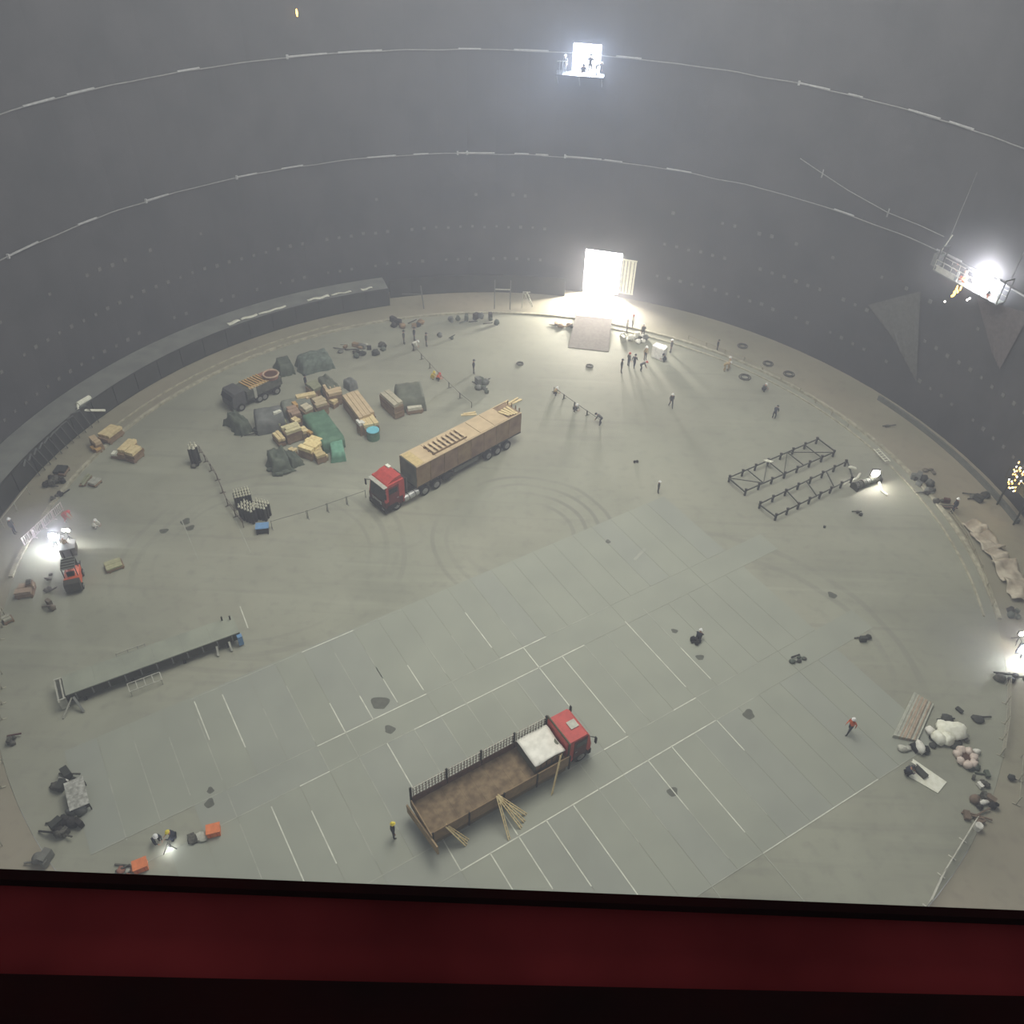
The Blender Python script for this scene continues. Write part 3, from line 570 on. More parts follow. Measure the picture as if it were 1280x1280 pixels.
stack((376, 537), (385, 534), 1.1, .9, 'small dark crate stack with a pale lid beside the green cover', PALE)
stack((343, 538), (352, 548), 1.0, .7, 'narrow tilted board bundle at the lower left yard edge', PALE)
stack((347, 528), (357, 524), 1.0, .7, 'small greenish board bundle above the pale flat stack', mat('green_board', (168, 172, 132), .85))
stack((366, 525), (374, 521), 1.4, .8, 'little cream board pile touching the pink stack', PALE)
stack((380, 550), (398, 556), 1.3, 2.2, 'bright cream timber pile nearest the two green covers', mat('bright_cream_board', (244, 226, 170), .8, c2=(224, 200, 140)))
stack((392, 566), (404, 562), 1.0, 1.4, 'bundle of cream timber ends below the bright pile', mat('cream_ends', (206, 186, 136), .8))
stack((446, 494), (453, 493), 1.0, .8, 'small green-lidded crate right of the long plywood stack', mat('green_lid', (130, 140, 112), .8))
EX = [(412, 497, 420, 501, .9, .7, PALE, 'small tan offcut crate inside the bend of the long stack'), (397, 509, 403, 505, 1.0, .6, PLY2, 'narrow brown crate touching the top of the green row'), (365, 505, 372, 503, 1.5, .8, YTIM, 'small yellowish crate on the long flat grey row'),
 (380, 497, 386, 495, 1.4, .7, PLY, 'tan crate at the end of the narrow pale pile'), (384, 541, 390, 538, 1.0, .7, YTIM, 'yellow-brown crate between pale stack and green cover'), (360, 541, 368, 539, .8, .9, BROWN, 'brown low crate in front of the pale flat stack'), (401, 571, 407, 567, .6, .7, PALE, 'cream offcut pile at the tip of the cream ends'),
 (394, 484, 400, 481, 1.0, .9, PLY, 'tan crate beside the worker at the top of the yard'), (362, 563, 369, 559, 1.0, .7, PALE, 'pale board corner on the dark crate heap'), (448, 524, 453, 529, 1.5, .6, WHT2, 'white-edged offcuts on the left of the end stack'), (453, 508, 459, 506, 1.2, .5, PLY2, 'brown boards poking right from the long stack'), (352, 463, 362, 460, .5, .7, LSTEEL, 'pale bar bundle between the dark lorry and back tarps'), (340, 516, 352, 512, 1.9, .3, WHITE, 'white folded edge strip on the grey covered stack')]
for (u0, v0, u1, v1, z_, w_, m_, lb_) in EX: stack((u0, v0), (u1, v1), z_, w_, lb_, m_)
tarped((391, 514), (417, 550), 1.3, 2.2, 'long green covered stack sloping down through the timber yard', TRP_G, 2.0)
tarped((413, 559), (429, 557), 1.1, 2.0, 'bright teal covered stack at the lower end of the green row', TRP_T, 5.0, amp=.1)
tarped((318, 519), (353, 513), 1.7, 2.2, 'grey covered stack with open dark ends left of the yard', TRP_GR, 3.3, droop=.12)
tarped((352, 505), (388, 498), 1.3, 1.4, 'long flat grey covered row behind the grey stack', mat('grey_green_tarp', (128, 132, 120), .8), 7.1, amp=.08, flare=.15)
tarped((291, 523), (302, 518), 1.4, 2.2, 'dark olive covered heap at the far left of the yard', TRP_D, 4.1, flare=.5, amp=.35)
tarped((337, 571), (357, 566), 1.2, 2.4, 'dark green covered heap at the bottom of the timber yard', TRP_D, 6.4, flare=.4, amp=.3)
tarped((360, 570), (370, 566), .9, 1.6, 'small dark crate heap right of the dark green heap', TRP_D, 8.4, flare=.3, amp=.2)
tarped((404, 478), (416, 474), 1.7, 2.6, 'grey-green covered heap above the square plywood stack', TRP_O, 9.1, flare=.45, amp=.3)
tarped((433, 477), (442, 473), 1.0, 1.1, 'small grey covered crate at the top right of the yard', TRP_GR, 2.7)
tarped((347, 452), (362, 449), 1.3, 1.8, 'dark covered stack at the left end of the back tarp row', TRP_D, 1.6, flare=.4)
tarped((374, 448), (410, 440), 1.5, 2.0, 'long grey-green covered stack at the back of the yard', mat('back_tarp', (110, 122, 110), .8, c2=(84, 94, 86)), 12.2, flare=.35, amp=.2)
tk = tarped((495, 489), (529, 486), 1.7, 3.0, 'covered stack with an open timber end standing alone by the trailer', TRP_O, 11.0, flare=.12, amp=.16, droop=.1)
tk2 = stack((480, 488), (499, 505), 1.75, 1.1, 'pale timber edge showing beside the lone covered stack', mat('edge_board', (190, 182, 158), .85))
stack((507, 508), (528, 505), .8, 1.0, 'white offcuts tucked under the open end of the lone cover', mat('offcut_white', (214, 210, 190), .8))
# dark loaded lorry at the yard's back left
c0 = F(300, 508); c1 = F(343, 488); d = c1-c0; rz = math.atan2(d.y, d.x); mid = (c0+c1)/2
ll = thing('timber_lorry', 'dark lorry at the yard back carrying yellow slats and a round bin', 'truck', tuple(mid), rz)
MB().box((-.2, .2, .8), (5.4, 1.9, .35)).build('chassis', CHAS, ll)
MB().prism([(-3.2, .5), (-3.2, 1.5), (-2.9, 2.1), (-1.7, 2.1), (-1.7, .5)], -.8, 1.2).build('cab', mat('lorry_cab_grey', (84, 84, 84), .7), ll)
MB().box((-3.2, .2, 1.65), (.1, 1.7, .45), mtx=Matrix.Rotation(.5, 3, 'Y')).build('windscreen', GLASS, ll)
MB().box((.6, .2, 1.35), (4.2, 2.0, .9)).build('load_box', mat('dark_load_box', (96, 98, 88), .8, c2=(70, 72, 64), scale=2), ll)
for x in (-2.4, -.2, .4, 1.9):
    for y in (-.72, 1.1): wheel(ll, x, y, .42, .3)
for k in range(7): MB().box((-.9+.33*k, .25, 1.9+.02*(k % 2)), (.16, 1.9, .12), rz=.12).build('yellow_slat', YTIM, ll)
MB().box((.2, -.5, 1.86), (2.4, .3, .1)).build('pale_bearer', PALE, ll); MB().box((1.9, .4, 1.9), (1.6, 1.2, .2)).build('reddish_board_pile', REDTIM, ll)
MB().box((-.55, -.82, 1.3), (.3, .06, 1.2)).build('load_strap', LSTEEL, ll)
bn = F(339, 471, 1.9); bo = thing('round_bin', 'round bin with brown contents standing on the dark timber lorry', 'bin', (bn.x, bn.y, 1.82), 0)
MB().torus((0, 0, .45), .78, .09, 18, 6).build('rim', mat('bin_rim', (196, 170, 144), .7), bo); MB().lathe((0, 0, 0), [(.7, 0), (.78, .42)], 16).build('shell', REDTIM, bo); MB().lathe((0, 0, .40), [(.7, 0), (.5, .07)], 14).build('contents', mat('brown_contents', (92, 60, 46), .9), bo)
# cyan lid drum, left pallets of timber
def drum(u, v, r, h, m, lid, label, cat='drum'):
    t = thing('drum', label, cat, tuple(F(u, v)), 0); MB().lathe((0, 0, 0), [(r, 0), (r, h*.33), (r*1.04, h*.35), (r, h*.37), (r, h*.68), (r*1.04, h*.7), (r, h*.72), (r, h)], 14).build('shell', m, t); MB().lathe((0, 0, h), [(r*1.03, 0), (r*1.03, .05), (r*.8, .07)], 14).build('lid', lid, t); return t
drum(467, 548, .62, 1.0, TRP_G, CYAN, 'dark green drum with a cyan lid at the end of the long stack')
stack((127, 545), (146, 531), 1.0, 1.3, 'tan timber stack by the left kerb ring', PALE); stack((114, 550), (124, 546), 1.1, 1.4, 'short tan timber stack left of the bigger kerbside stack', PLY)
stack((115, 561), (123, 557), .5, 1.0, 'low dark timber bundle below the two kerbside stacks', YTIM)
stack((149, 564), (166, 548), 1.2, .8, 'brown crate stack inside the left kerb ring', PALE, PLY2); stack((160, 566), (173, 555), 1.2, .9, 'second brown crate stack right beside the crate pair', PALE, PLY2); stack((143, 568), (148, 562), .6, .8, 'small white-topped box left of the brown crates', WHITE)
stack((113, 604), (122, 596), .5, .8, 'pale slatted bundle on the left ring floor', LSTEEL, DSTEEL); stack((101, 606), (112, 592), .3, .5, 'thin grey-green plank bundle left of the slatted bundle', mat('grey_green_board', (150, 152, 124), .85)); stack((72, 590), (79, 580), .6, 1.0, 'dark frame bundle by the shell wall foot', DSTEEL, DSTEEL)
stack((131, 708), (154, 700), .45, 1.05, 'small pale open pallet on the floor right of the forklift', mat('pallet_cream', (178, 176, 138), .85)); stack((18, 736), (42, 733), .7, 1.1, 'brown box pallet by the left floor edge', mat('dusty_pink_board', (176, 154, 132), .85)); stack((30, 728), (40, 726), 1.0, .6, 'small dark box on the back of the brown pallet', JUNK, z0=.72)
stack((2, 774), (15, 768), .5, .6, 'pale plank bundle at the very left edge', mat('pale_bundle', (180, 178, 160), .8))
# ---------------------------------------------------------------- junk, bins and heaps
def heap(u, v, rx, ry, h, label, n=8, mats=None, seed=1, cat='scrap heap', name='scrap_heap', rz=0.0):
    t = thing(name, label, cat, tuple(F(u, v)), rz); rr = random.Random(seed); ms = mats or [JUNK, DSTEEL, CHAS, TRP_D]
    for k in range(n):
        x, y = rr.uniform(-rx, rx), rr.uniform(-ry, ry); m = rr.choice(ms); s = rr.uniform(.42, .8)*min(1, max(rx, ry)+.2); kind = rr.random()
        if kind < .45: MB().blob((x, y, s*.4*h+.05), s*.6, s*.5, s*.5*h+.04, seed+k).build('scrap_lump', m, t, True)
        elif kind < .75: MB().box((x, y, .08+.5*h*s), (s, s*.6, h*s), rz=rr.uniform(0, 3)).build('scrap_box', m, t)
        else: MB().bar((x-s, y, .1), (x+s, y+rr.uniform(-s, s), .1+h*.7*rr.random()), .09).build('scrap_bar', m, t)
    return t
heap(460, 440, 2.0, 1.6, .9, 'dark scrap heap at the back of the yard', 12, seed=4); heap(440, 436, 1.5, 1.0, .5, 'pale speckled rubble left of the dark scrap heap', 9, [STEEL, LSTEEL, PLY2], seed=5, name='rubble_heap')
heap(512, 407, 2.2, .8, .8, 'brown and dark crates against the back kerb', 9, [JUNK, PLY2, CHAS], seed=6); heap(592, 402, 3.4, .9, 1.2, 'dark crates row against the back shell wall', 12, [TRP_D, CHAS, TRP_GR], seed=7)
heap(349, 592, 1.2, .6, .4, 'dark green netting tail below the dark heap', 6, [TRP_D, TRP_G], seed=8, name='netting_heap'); heap(323, 541, .9, .7, .4, 'loose dark bars left of the pale flat stack', 5, [DSTEEL, TRP_D], seed=9, name='bar_heap')
heap(85, 1030, .9, .8, 1.1, 'dark scrap pile below the silver sheet', 16, [JUNK, DSTEEL, CHAS, STEEL], seed=10); heap(17, 926, .35, .4, 1.0, 'dark reddish bundle by the lower left kerb', 5, [mat('reddish_dark', (88, 56, 52), .9), JUNK], seed=12, name='bundle')
heap(66, 759, .5, .4, 1.2, 'small grey-brown sack pair lower of the two by the forklift', 3, [mat('sack_brown', (120, 110, 96), .9)], seed=13, name='sack_pair'); heap(64, 742, .5, .4, 1.0, 'small grey sack pair upper of the two by the forklift', 3, [mat('sack_grey', (128, 124, 118), .9)], seed=14, name='sack_pair'); heap(60, 722, .4, .35, .6, 'low grey bundle above the sack pairs', 3, [mat('sack_grey', (128, 124, 118), .9)], seed=15, name='bundle')
heap(1080, 800, .45, .4, .8, 'lone dark bundle on the right of the floor', 4, seed=16, name='bundle'); heap(994, 825, .4, .25, .5, 'small flat dark tool left of the lone bundle', 4, seed=17, name='tool_bundle'); heap(1003, 822, .25, .2, .5, 'tiny dark tool right beside the flat tool', 2, seed=37, name='tool_bundle')
heap(872, 806, .35, .35, 1.3, 'dark crouching-size bundle with white top near the plate seams', 5, [BLACK, CHAS], seed=18, name='bundle'); heap(1071, 643, .3, .3, .8, 'small dark bundle below the right welding glare', 3, seed=19, name='bundle'); heap(1028, 660, .22, .2, .5, 'tiny dark lump right of the second frame', 2, seed=20, name='bundle')
heap(795, 579, .2, .2, .9, 'tiny dark object near the floor centre', 2, seed=21, name='bundle'); heap(1150, 603, .8, .6, .9, 'dark machine parts by the right kerb', 8, [JUNK, DSTEEL, STEEL], seed=22); heap(1160, 617, .7, .4, .8, 'dark pipe pile just below the machine parts', 6, [JUNK, STEEL], seed=23)
heap(1176, 630, .6, .5, .7, 'reddish dark parts beside the worker at the right kerb', 6, [JUNK, mat('reddish_dark', (88, 56, 52), .9)], seed=24); heap(1228, 1004, .6, .5, .9, 'dark pile round a pale roll at the lower right', 7, [JUNK, CHAS, mat('dusty_brown', (120, 104, 88), .9)], seed=25); heap(1214, 1022, .8, .5, .4, 'flat dark brown rubbish below the pale roll', 5, [mat('dusty_brown', (120, 104, 88), .9)], seed=26)
heap(1226, 980, .4, .4, .6, 'small white and dark tools above the pale roll', 5, [WHT2, JUNK], seed=27); heap(1266, 970, .4, .3, .7, 'small dark bundle beside the far right fence', 3, seed=28, name='bundle'); heap(1222, 965, .5, .4, .5, 'dark wet rags left of the right fence', 4, [TRP_D], seed=29, name='rags')
heap(1140, 935, .9, .25, .4, 'dark clutter at the foot of the corrugated sheets', 7, [JUNK, BLACK, LSTEEL], seed=30); heap(1185, 925, 1.3, .7, .35, 'dark clutter below the white bags', 9, [JUNK, DSTEEL], seed=31); heap(1205, 895, 1.6, .5, .25, 'thin dark rods strewn right of the white bags', 6, [DSTEEL], seed=32, name='rod_heap')
heap(40, 1083, .8, .5, .9, 'grey box half hidden by the red beam', 4, [mat('dusty_grey_box', (120, 120, 112), .8)], seed=33, name='box_heap'); heap(72, 604, .8, .8, 1.0, 'dark clutter by the left shell wall foot', 8, [JUNK, LSTEEL, CHAS], seed=34); heap(74, 622, .5, .5, .8, 'dark shapes behind the white barrier', 5, seed=35); heap(1268, 770, .5, .5, .8, 'dark lump above the right edge glare', 4, seed=36, name='bundle')
heap(1262, 845, 1.2, .5, .5, 'dark hoses and parts below the right edge glare', 9, [JUNK, DSTEEL, CHAS], seed=38); heap(605, 478, .5, .8, 1.1, 'row of dark canisters on the floor behind the trailer', 7, [TRP_D, DSTEEL, STEEL], seed=39, rz=-.6); heap(602, 489, .6, .5, .9, 'dark canister cluster nearest the trailer', 6, [TRP_D, STEEL], seed=40)
heap(704, 408, 1.2, .5, .5, 'small brown pieces left of the ramp', 6, [PLY2, JUNK], seed=41, name='offcuts'); heap(792, 425, 1.6, .8, 1.0, 'pale machinery clutter right of the ramp', 12, [LSTEEL, STEEL, WHT2, JUNK], seed=42, name='machinery_heap'); heap(1163, 590, .5, .3, .3, 'flat brown mat pair outside the right kerb', 3, [mat('mat_brown', (104, 98, 86), .9)], seed=43, name='mat_pair')
heap(1226, 622, 1.0, .5, .6, 'dark clutter at the foot of the right wall', 8, [JUNK, TRP_D, DSTEEL], seed=44); heap(1112, 533, .5, .3, .3, 'dark patch of rubbish outside the right kerb', 3, seed=45); heap(547, 421, .4, .4, 1.0, 'grey drum pair at the back of the floor', 3, [TRP_GR], seed=46, name='drum_pair'); heap(566, 424, .35, .35, 1.0, 'dark box standing alone at the back of the floor', 2, seed=47, name='box')
# hose coils
for k, (u, v, r) in enumerate(((928, 433, .75), (960, 455, .75), (931, 472, .85), (986, 468, .8), (737, 458, .5), (650, 455, .5))):
    t = thing('hose_coil', ('dark hose coil outside the right kerb, upper one', 'dark hose coil outside the right kerb, lower one', 'ring-shaped hose coil just inside the right kerb', 'pale hose ring on the right kerb', 'faint coil on the floor below the ramp', 'small coil on the floor between door and trailer')[k], 'hose coil', tuple(F(u, v)))
    MB().torus((0, 0, .07), r*.75, .06).build('outer_turn', JUNK, t); MB().torus((0, 0, .07), r*.5, .06).build('inner_turn', DSTEEL, t)
# ---------------------------------------------------------------- gas cylinders
def bottle():
    t = link('gas_cylinder', None); t['category'] = 'gas cylinder'
    MB().lathe((0, 0, 0), [(.1, 0), (.13, .04), (.13, 1.18), (.11, 1.26)], 10).build('shell', mat('cylinder_dark', (52, 50, 46), .6), t); MB().lathe((0, 0, 1.26), [(.11, 0), (.08, .1), (.045, .16), (.045, .3), (.02, .32)], 10).build('cap', mat('cylinder_cap', (214, 212, 190), .6), t); return t
proto = bottle(); first = True
def place_bottle(p, label, group, sc=1.1):
    global first
    if first: o = proto; first = False; o.location = p; o.scale = (sc,)*3
    else: o = again(proto, p, 0, scale=sc)
    o['label'] = label; o['group'] = group
pa, pb = F(300, 634), F(324, 650)
for (u0, v0, u1, v1, nr, nc, lab, g) in ((297, 634, 314, 630, 6, 3, 'dark pale-capped gas cylinder in the upper left rack of the cylinder cluster', 'gas cylinders in the upper rack'), (305, 646, 320, 652, 5, 3, 'dark pale-capped gas cylinder in the lower left rack of the cylinder cluster', 'gas cylinders in the lower left rack'), (321, 645, 335, 648, 5, 3, 'dark pale-capped gas cylinder in the right rack behind the blue box', 'gas cylinders in the right rack')):
    a, c = F(u0, v0), F(u1, v1); d = (c-a); dn = d.normalized(); nn_ = Vector((-dn.y, dn.x, 0))
    for i in range(nr):
        for j in range(nc): place_bottle(tuple(a+d*(i/(nr-1))+nn_*(.36*j-.3)), lab, g)
for k in range(4): place_bottle(tuple(F(242+k*2.4, 581-(k % 2)*3)), 'tall gas cylinder standing in the small group at the rope fence head', 'gas cylinders at the rope fence head', 1.5)
heap(245, 583, .4, .3, .6, 'dark trolley at the foot of the four tall cylinders', 4, seed=50, name='trolley')
bx = thing('blue_box', 'blue-topped box in front of the gas cylinders', 'box', tuple(F(329, 664)), R(12)); MB().box((0, 0, .3), (1.0, .7, .6)).build('box_body', CHAS, bx); MB().box((0, 0, .63), (1.1, .8, .06)).build('box_lid', BLUE, bx)
for x in (-.45, .45): MB().box((x, -.42, .2), (.08, .08, .4)).build('box_leg', CHAS, bx)
# ---------------------------------------------------------------- rope fences and barriers
def fence(pts, step, label, cat, group, name='rope_fence', m=DSTEEL, h=.95, w_=.05, rails=(.9, .5), foot=True, rail_m=None, z=0.0, posts=True):
    ORD = ('first', 'second', 'third', 'fourth', 'fifth', 'sixth', 'seventh', 'eighth', 'ninth', 'tenth'); P = [F(u, v, z) for u, v in pts]; out = []
    for a, c in zip(P[:-1], P[1:]):
        n = max(1, round((c-a).length/step)); ang_ = math.atan2((c-a).y, (c-a).x)
        for i in range(n):
            p, q = a.lerp(c, i/n), a.lerp(c, (i+1)/n); L = (q-p).length-.06
            t = thing(name, label, cat, (p.x, p.y, z), ang_, group)
            for x in (.03, L): MB().box((x, 0, h/2), (w_, w_, h)).build('post', m, t)
            for r_ in rails: MB().box((L/2, 0, r_), (L-w_, w_*.8, w_*.8)).build('rail', rail_m or m, t)
            if foot: MB().box((.03, 0, .02), (.08, .5, .04)).build('foot', m, t)
            out.append(t)
    if 1 < len(out) < 11:
        for k_, t in enumerate(out): t['label'] = ORD[k_]+' '+label.replace('the row', 'row')[:200]
    return out
fence([(250, 566), (272, 600), (285, 632), (305, 660)], 1.9, 'dark low rope fence panel in the row between the cylinder groups', 'fence', 'rope fence left of the timber yard', m=mat('rope_fence_brown', (96, 86, 78), .8), h=.8)
fence([(340, 661), (385, 648), (458, 622)], 2.2, 'thin grey rope fence panel between the gas cylinders and the red lorry cab', 'fence', 'rope fence beside the red lorry', m=STEEL, w_=.04, rails=(.85,))
fence([(517, 438), (548, 472), (575, 498), (590, 510)], 2.4, 'faint grey rope fence panel behind the trailer', 'fence', 'rope fence behind the trailer', m=mat('faint_rope_fence', (120, 118, 108), .8), h=.7, rails=(.65,))
fence([(692, 489), (718, 508), (750, 530)], 2.2, 'dark low rail panel with crouching workers by the floor centre', 'fence', 'low rail by the workers below the ramp', m=DSTEEL, h=.55, rails=(.5,))
BAR = mat('white_barrier_paint', (236, 224, 220), .6)
for k, t in enumerate(fence([(31, 684), (80, 638)], 1.25, 'white barred barrier panel in the row behind the left welding light', 'barrier', 'white barriers behind the left welding light', name='barrier', m=BAR, h=1.0, rails=(.95, .15))):
    for j in range(6): MB().box((.12+.2*j, 0, .55), (.04, .03, .8)).build('bar', BAR, t)
fence([(5, 660), (38, 618)], 2.5, 'thin pale rail panel on the ledge at the far left', 'railing', 'rail along the left shell', name='railing', m=LSTEEL, rails=(.9,), foot=False)
LF = mat('lattice_fence', (176, 172, 152), .7)
fence([(1250, 945), (1256, 905), (1258, 856)], 1.9, 'pale fence panel on the right kerb beside the white bags', 'fence', 'pale fence panels on the right kerb', name='fence_panel', m=LF, rails=(.9, .6, .3))
fence([(1158, 1134), (1176, 1095), (1216, 1030)], 1.8, 'white fence panel running from the beam to the lower right rubbish', 'fence', 'white fence panels at the lower right', name='fence_panel', m=mat('white_fence', (206, 204, 190), .6), rails=(.9, .6, .3), h=1.0)
fence([(1270, 1006), (1276, 946)], 2.2, 'single pale pole fence outside the kerb at the far right', 'fence', 'pale poles outside the kerb', name='fence_panel', m=LF, rails=(.5,))
fence([(2, 985), (4, 952)], 1.6, 'pale fence panel at the left edge above the beam', 'fence', 'pale fence panels at the left edge', name='fence_panel', m=LF); fence([(1, 1090), (3, 1056)], 1.6, 'pale fence panel at the left edge touching the beam', 'fence', 'pale fence panels low at the left edge', name='fence_panel', m=LF); fence([(3, 900), (3, 842)], 1.6, 'pale fence panel left of the long platform', 'fence', 'pale fence panels beside the long platform', name='fence_panel', m=LF); fence([(1, 800), (6, 768)], 1.6, 'pale fence panel beside the left plank bundle', 'fence', 'pale fence panels beside the plank bundle', name='fence_panel', m=LF)
RK = mat('kerb_fence', (168, 162, 138), .75)
fence([(860, 424), (930, 451), (1000, 490), (1060, 534)], 2.6, 'low tan kerb rail panel along the upper right of the ring', 'railing', 'kerb rail along the upper right ring', name='kerb_rail', m=RK, h=.5, rails=(.45,), foot=False)
fence([(1186, 641), (1208, 672), (1226, 712), (1240, 758)], 2.4, 'pale low kerb rail panel along the right edge of the floor', 'railing', 'kerb rail at the right edge', name='kerb_rail', m=RK, h=.55, rails=(.5, .2), foot=False)
fr = thing('goal_frame', 'pale H-shaped scaffold frame against the dark wall left of the door', 'scaffold', tuple(F(618, 386)), 0)
for x in (0, 1.9): MB().box((x, 0, 1.9), (.12, .12, 3.8)).build('upright', STEEL, fr)
MB().box((.95, 0, 2.6), (1.9, .1, .12)).build('crossbar', LSTEEL, fr)
fr = thing('trestle', 'small pale folding trestle between the H frame and the door', 'trestle', tuple(F(652, 385)), 0)
for a_, c_ in (((0, 0, 0), (.1, 0, 2.2)), ((.1, 0, 2.2), (1.3, .3, 0)), ((.6, 0, 2.1), (1.4, 0, .2)), ((.6, .2, 2.1), (.2, .2, 1.0)), ((.1, 0, 2.15), (1.0, 0, 2.15))): MB().bar(a_, c_, .09).build('strut', LSTEEL, fr)
fr = thing('wall_post', 'thin pale post leaning on the dark back shell wall', 'post', tuple(F(530, 386)), 0); MB().bar((0, 0, 0), (-.3, 0, 3.0), .12).build('shaft', STEEL, fr); MB().bar((-.3, 0, 1.9), (-2.6, .1, 1.8), .08).build('side_rail', STEEL, fr)
# white insulation strips on the ledge
for k, (u0, v0, u1, v1, wd) in enumerate(((286, 410, 300, 404, .5), (302, 403, 322, 397, .35), (324, 396, 358, 389, .3), (385, 381, 412, 376, .4), (415, 375, 440, 373, .3), (452, 371, 466, 368, .4))):
    p, q = W(u0, v0, 44.8), W(u1, v1, 44.8); p.z = q.z = 2.06; d = q-p; o = MB().sheet(d.length, wd, .12, .05, 10, 3, .16, seed=k*1.7).build('white_roll', WHITE, None, True)
    tag(o, ('short thick white roll at the left end of the ledge strips', 'second white strip from the left on the ledge', 'longest white strip on the pale ledge', 'white strip in the middle of the right ledge half', 'thin white strip near the right end of the ledge', 'last white scrap at the right end of the ledge')[k], 'insulation roll', loc=((p.x+q.x)/2, (p.y+q.y)/2, 2.0), rz=math.atan2(d.y, d.x))
hk = thing('white_hose', 'bright white folded hose hanging at the left end of the shell wall', 'hose', tuple(W(98, 508, 44.6)), 0); zb = hk.location.z
pts = [W(112, 497, 44.6), W(97, 506, 44.6), W(98, 512, 44.0), W(112, 513, 43.6), W(131, 513, 43.4)]
for k, (p, q) in enumerate(zip(pts[:-1], pts[1:])): MB().cyl(Vector(p)-hk.location, Vector(q)-hk.location, .28 if k == 0 else .13, 7).build('hose_length', WHITE, hk)
# left section of the shell: louvre-like sheets
for k in range(11):
    t_ = k/10; p, q = F(30+64*t_, 583-72*t_, 2.14), F(82+58*t_, 598-66*t_, .08); am = ang(p)+(ang(q)-ang(p))*.6; m_ = PZ(43.58, am, 2.24); q = PZ(43.3, ang(q), .04)
    o = MB().bar(p, m_, .14, .06).bar(m_, q, .14, .06).build('batten', mat('batten_grey', (104, 106, 103), .8)); tag(o, ('eleventh', 'tenth', 'ninth', 'eighth', 'seventh', 'sixth', 'fifth', 'fourth', 'third', 'second', 'first')[k]+' thin grey batten over the shell wall, counted from the white hose', 'batten', 'battens across the left shell wall')
# ---------------------------------------------------------------- long platform on the left
ha = R(31.4); pf = thing('long_platform', 'long grey steel platform with dark ribbed side on the left floor', 'platform', tuple(F(189, 840, 0)*0+((F(78, 846, 1.2)+F(298, 790, 1.2))/2)*1), ha); pf.location.z = 0
for k in range(6): MB().box((-5.0+2.0*k, 0, 1.18), (1.995, 1.85, .07)).build('deck_plate', mat('platform_deck', (150, 154, 138), .75, c2=(138, 142, 128), scale=.6), pf)
MB().box((0, -.9, .82), (12.0, .1, .62)).build('side_beam', mat('platform_side', (60, 60, 50), .8), pf); MB().box((0, .9, .82), (12.0, .1, .62)).build('side_beam', DSTEEL, pf); MB().box((0, 0, .6), (11.8, 1.6, .16)).build('under_frame', CHAS, pf)
for k in range(11): MB().box((-5.4+1.08*k, -.97, .8), (.09, .08, .6)).build('rib', STEEL, pf)
for x in (-5.0, -1.8, 1.8, 5.0):
    for y in (-.8, .8): MB().box((x, y, .28), (.2, .2, .56)).build('leg', CHAS, pf)
MB().box((-6.15, 0, 1.0), (.12, 2.1, .12)).build('end_bar', LSTEEL, pf); MB().box((-6.5, -.1, 1.0), (.1, 2.1, .1)).build('end_bar', LSTEEL, pf)
for y in (-1.0, .95): MB().box((-6.3, y, .6), (.5, .1, 1.0)).build('end_post', LSTEEL, pf)
MB().bar((-5.6, -1.0, .9), (-5.3, -1.9, .1), .16).build('outrigger', STEEL, pf); MB().bar((-5.7, -1.0, .9), (-6.6, -1.8, .1), .08).build('outrigger', LSTEEL, pf); MB().bar((4.2, -1.0, .7), (4.1, -1.4, .1), .14).build('outrigger', LSTEEL, pf); MB().bar((5.1, -1.0, .7), (5.1, -1.4, .1), .14).build('outrigger', LSTEEL, pf)
MB().box((5.9, -1.1, .6), (.35, .35, .9)).build('blue_control_box', BLUE, pf)
for x, y in ((5.2, .8), (5.75, .6)): MB().cyl((x, y, 1.2), (x, y, 1.6), .06, 6).build('deck_stub', CHAS, pf)
st = thing('step_frame', 'small pale step frame leaning on the platform side', 'steps', tuple(F(184, 860)), ha)
for y in (0, .5): MB().box((0, y-.2, .5+y*.6), (2.2, .05, .05)).build('frame_rail', LSTEEL, st)
for x in (-1.1, -.55, 0, .55, 1.1): MB().bar((x, -.2, .5), (x, .3, .8), .05).build('frame_rung', LSTEEL, st)
for x in (-1.05, 1.05): MB().box((x, -.2, .25), (.06, .06, .5)).build('leg', LSTEEL, st)
st = thing('wire_frame', 'faint wire frame on the floor behind the long platform', 'frame', tuple(F(165, 818)), ha)
for y in (-.3, .3): MB().box((0, y, .3), (2.0, .05, .05)).build('frame_rail', LSTEEL, st)
for x in (-1, -.2, .5, 1): MB().box((x, 0, .3), (.05, .6, .05)).build('frame_rung', STEEL, st); MB().box((x, -.3, .14), (.05, .05, .28)).build('leg', STEEL, st)
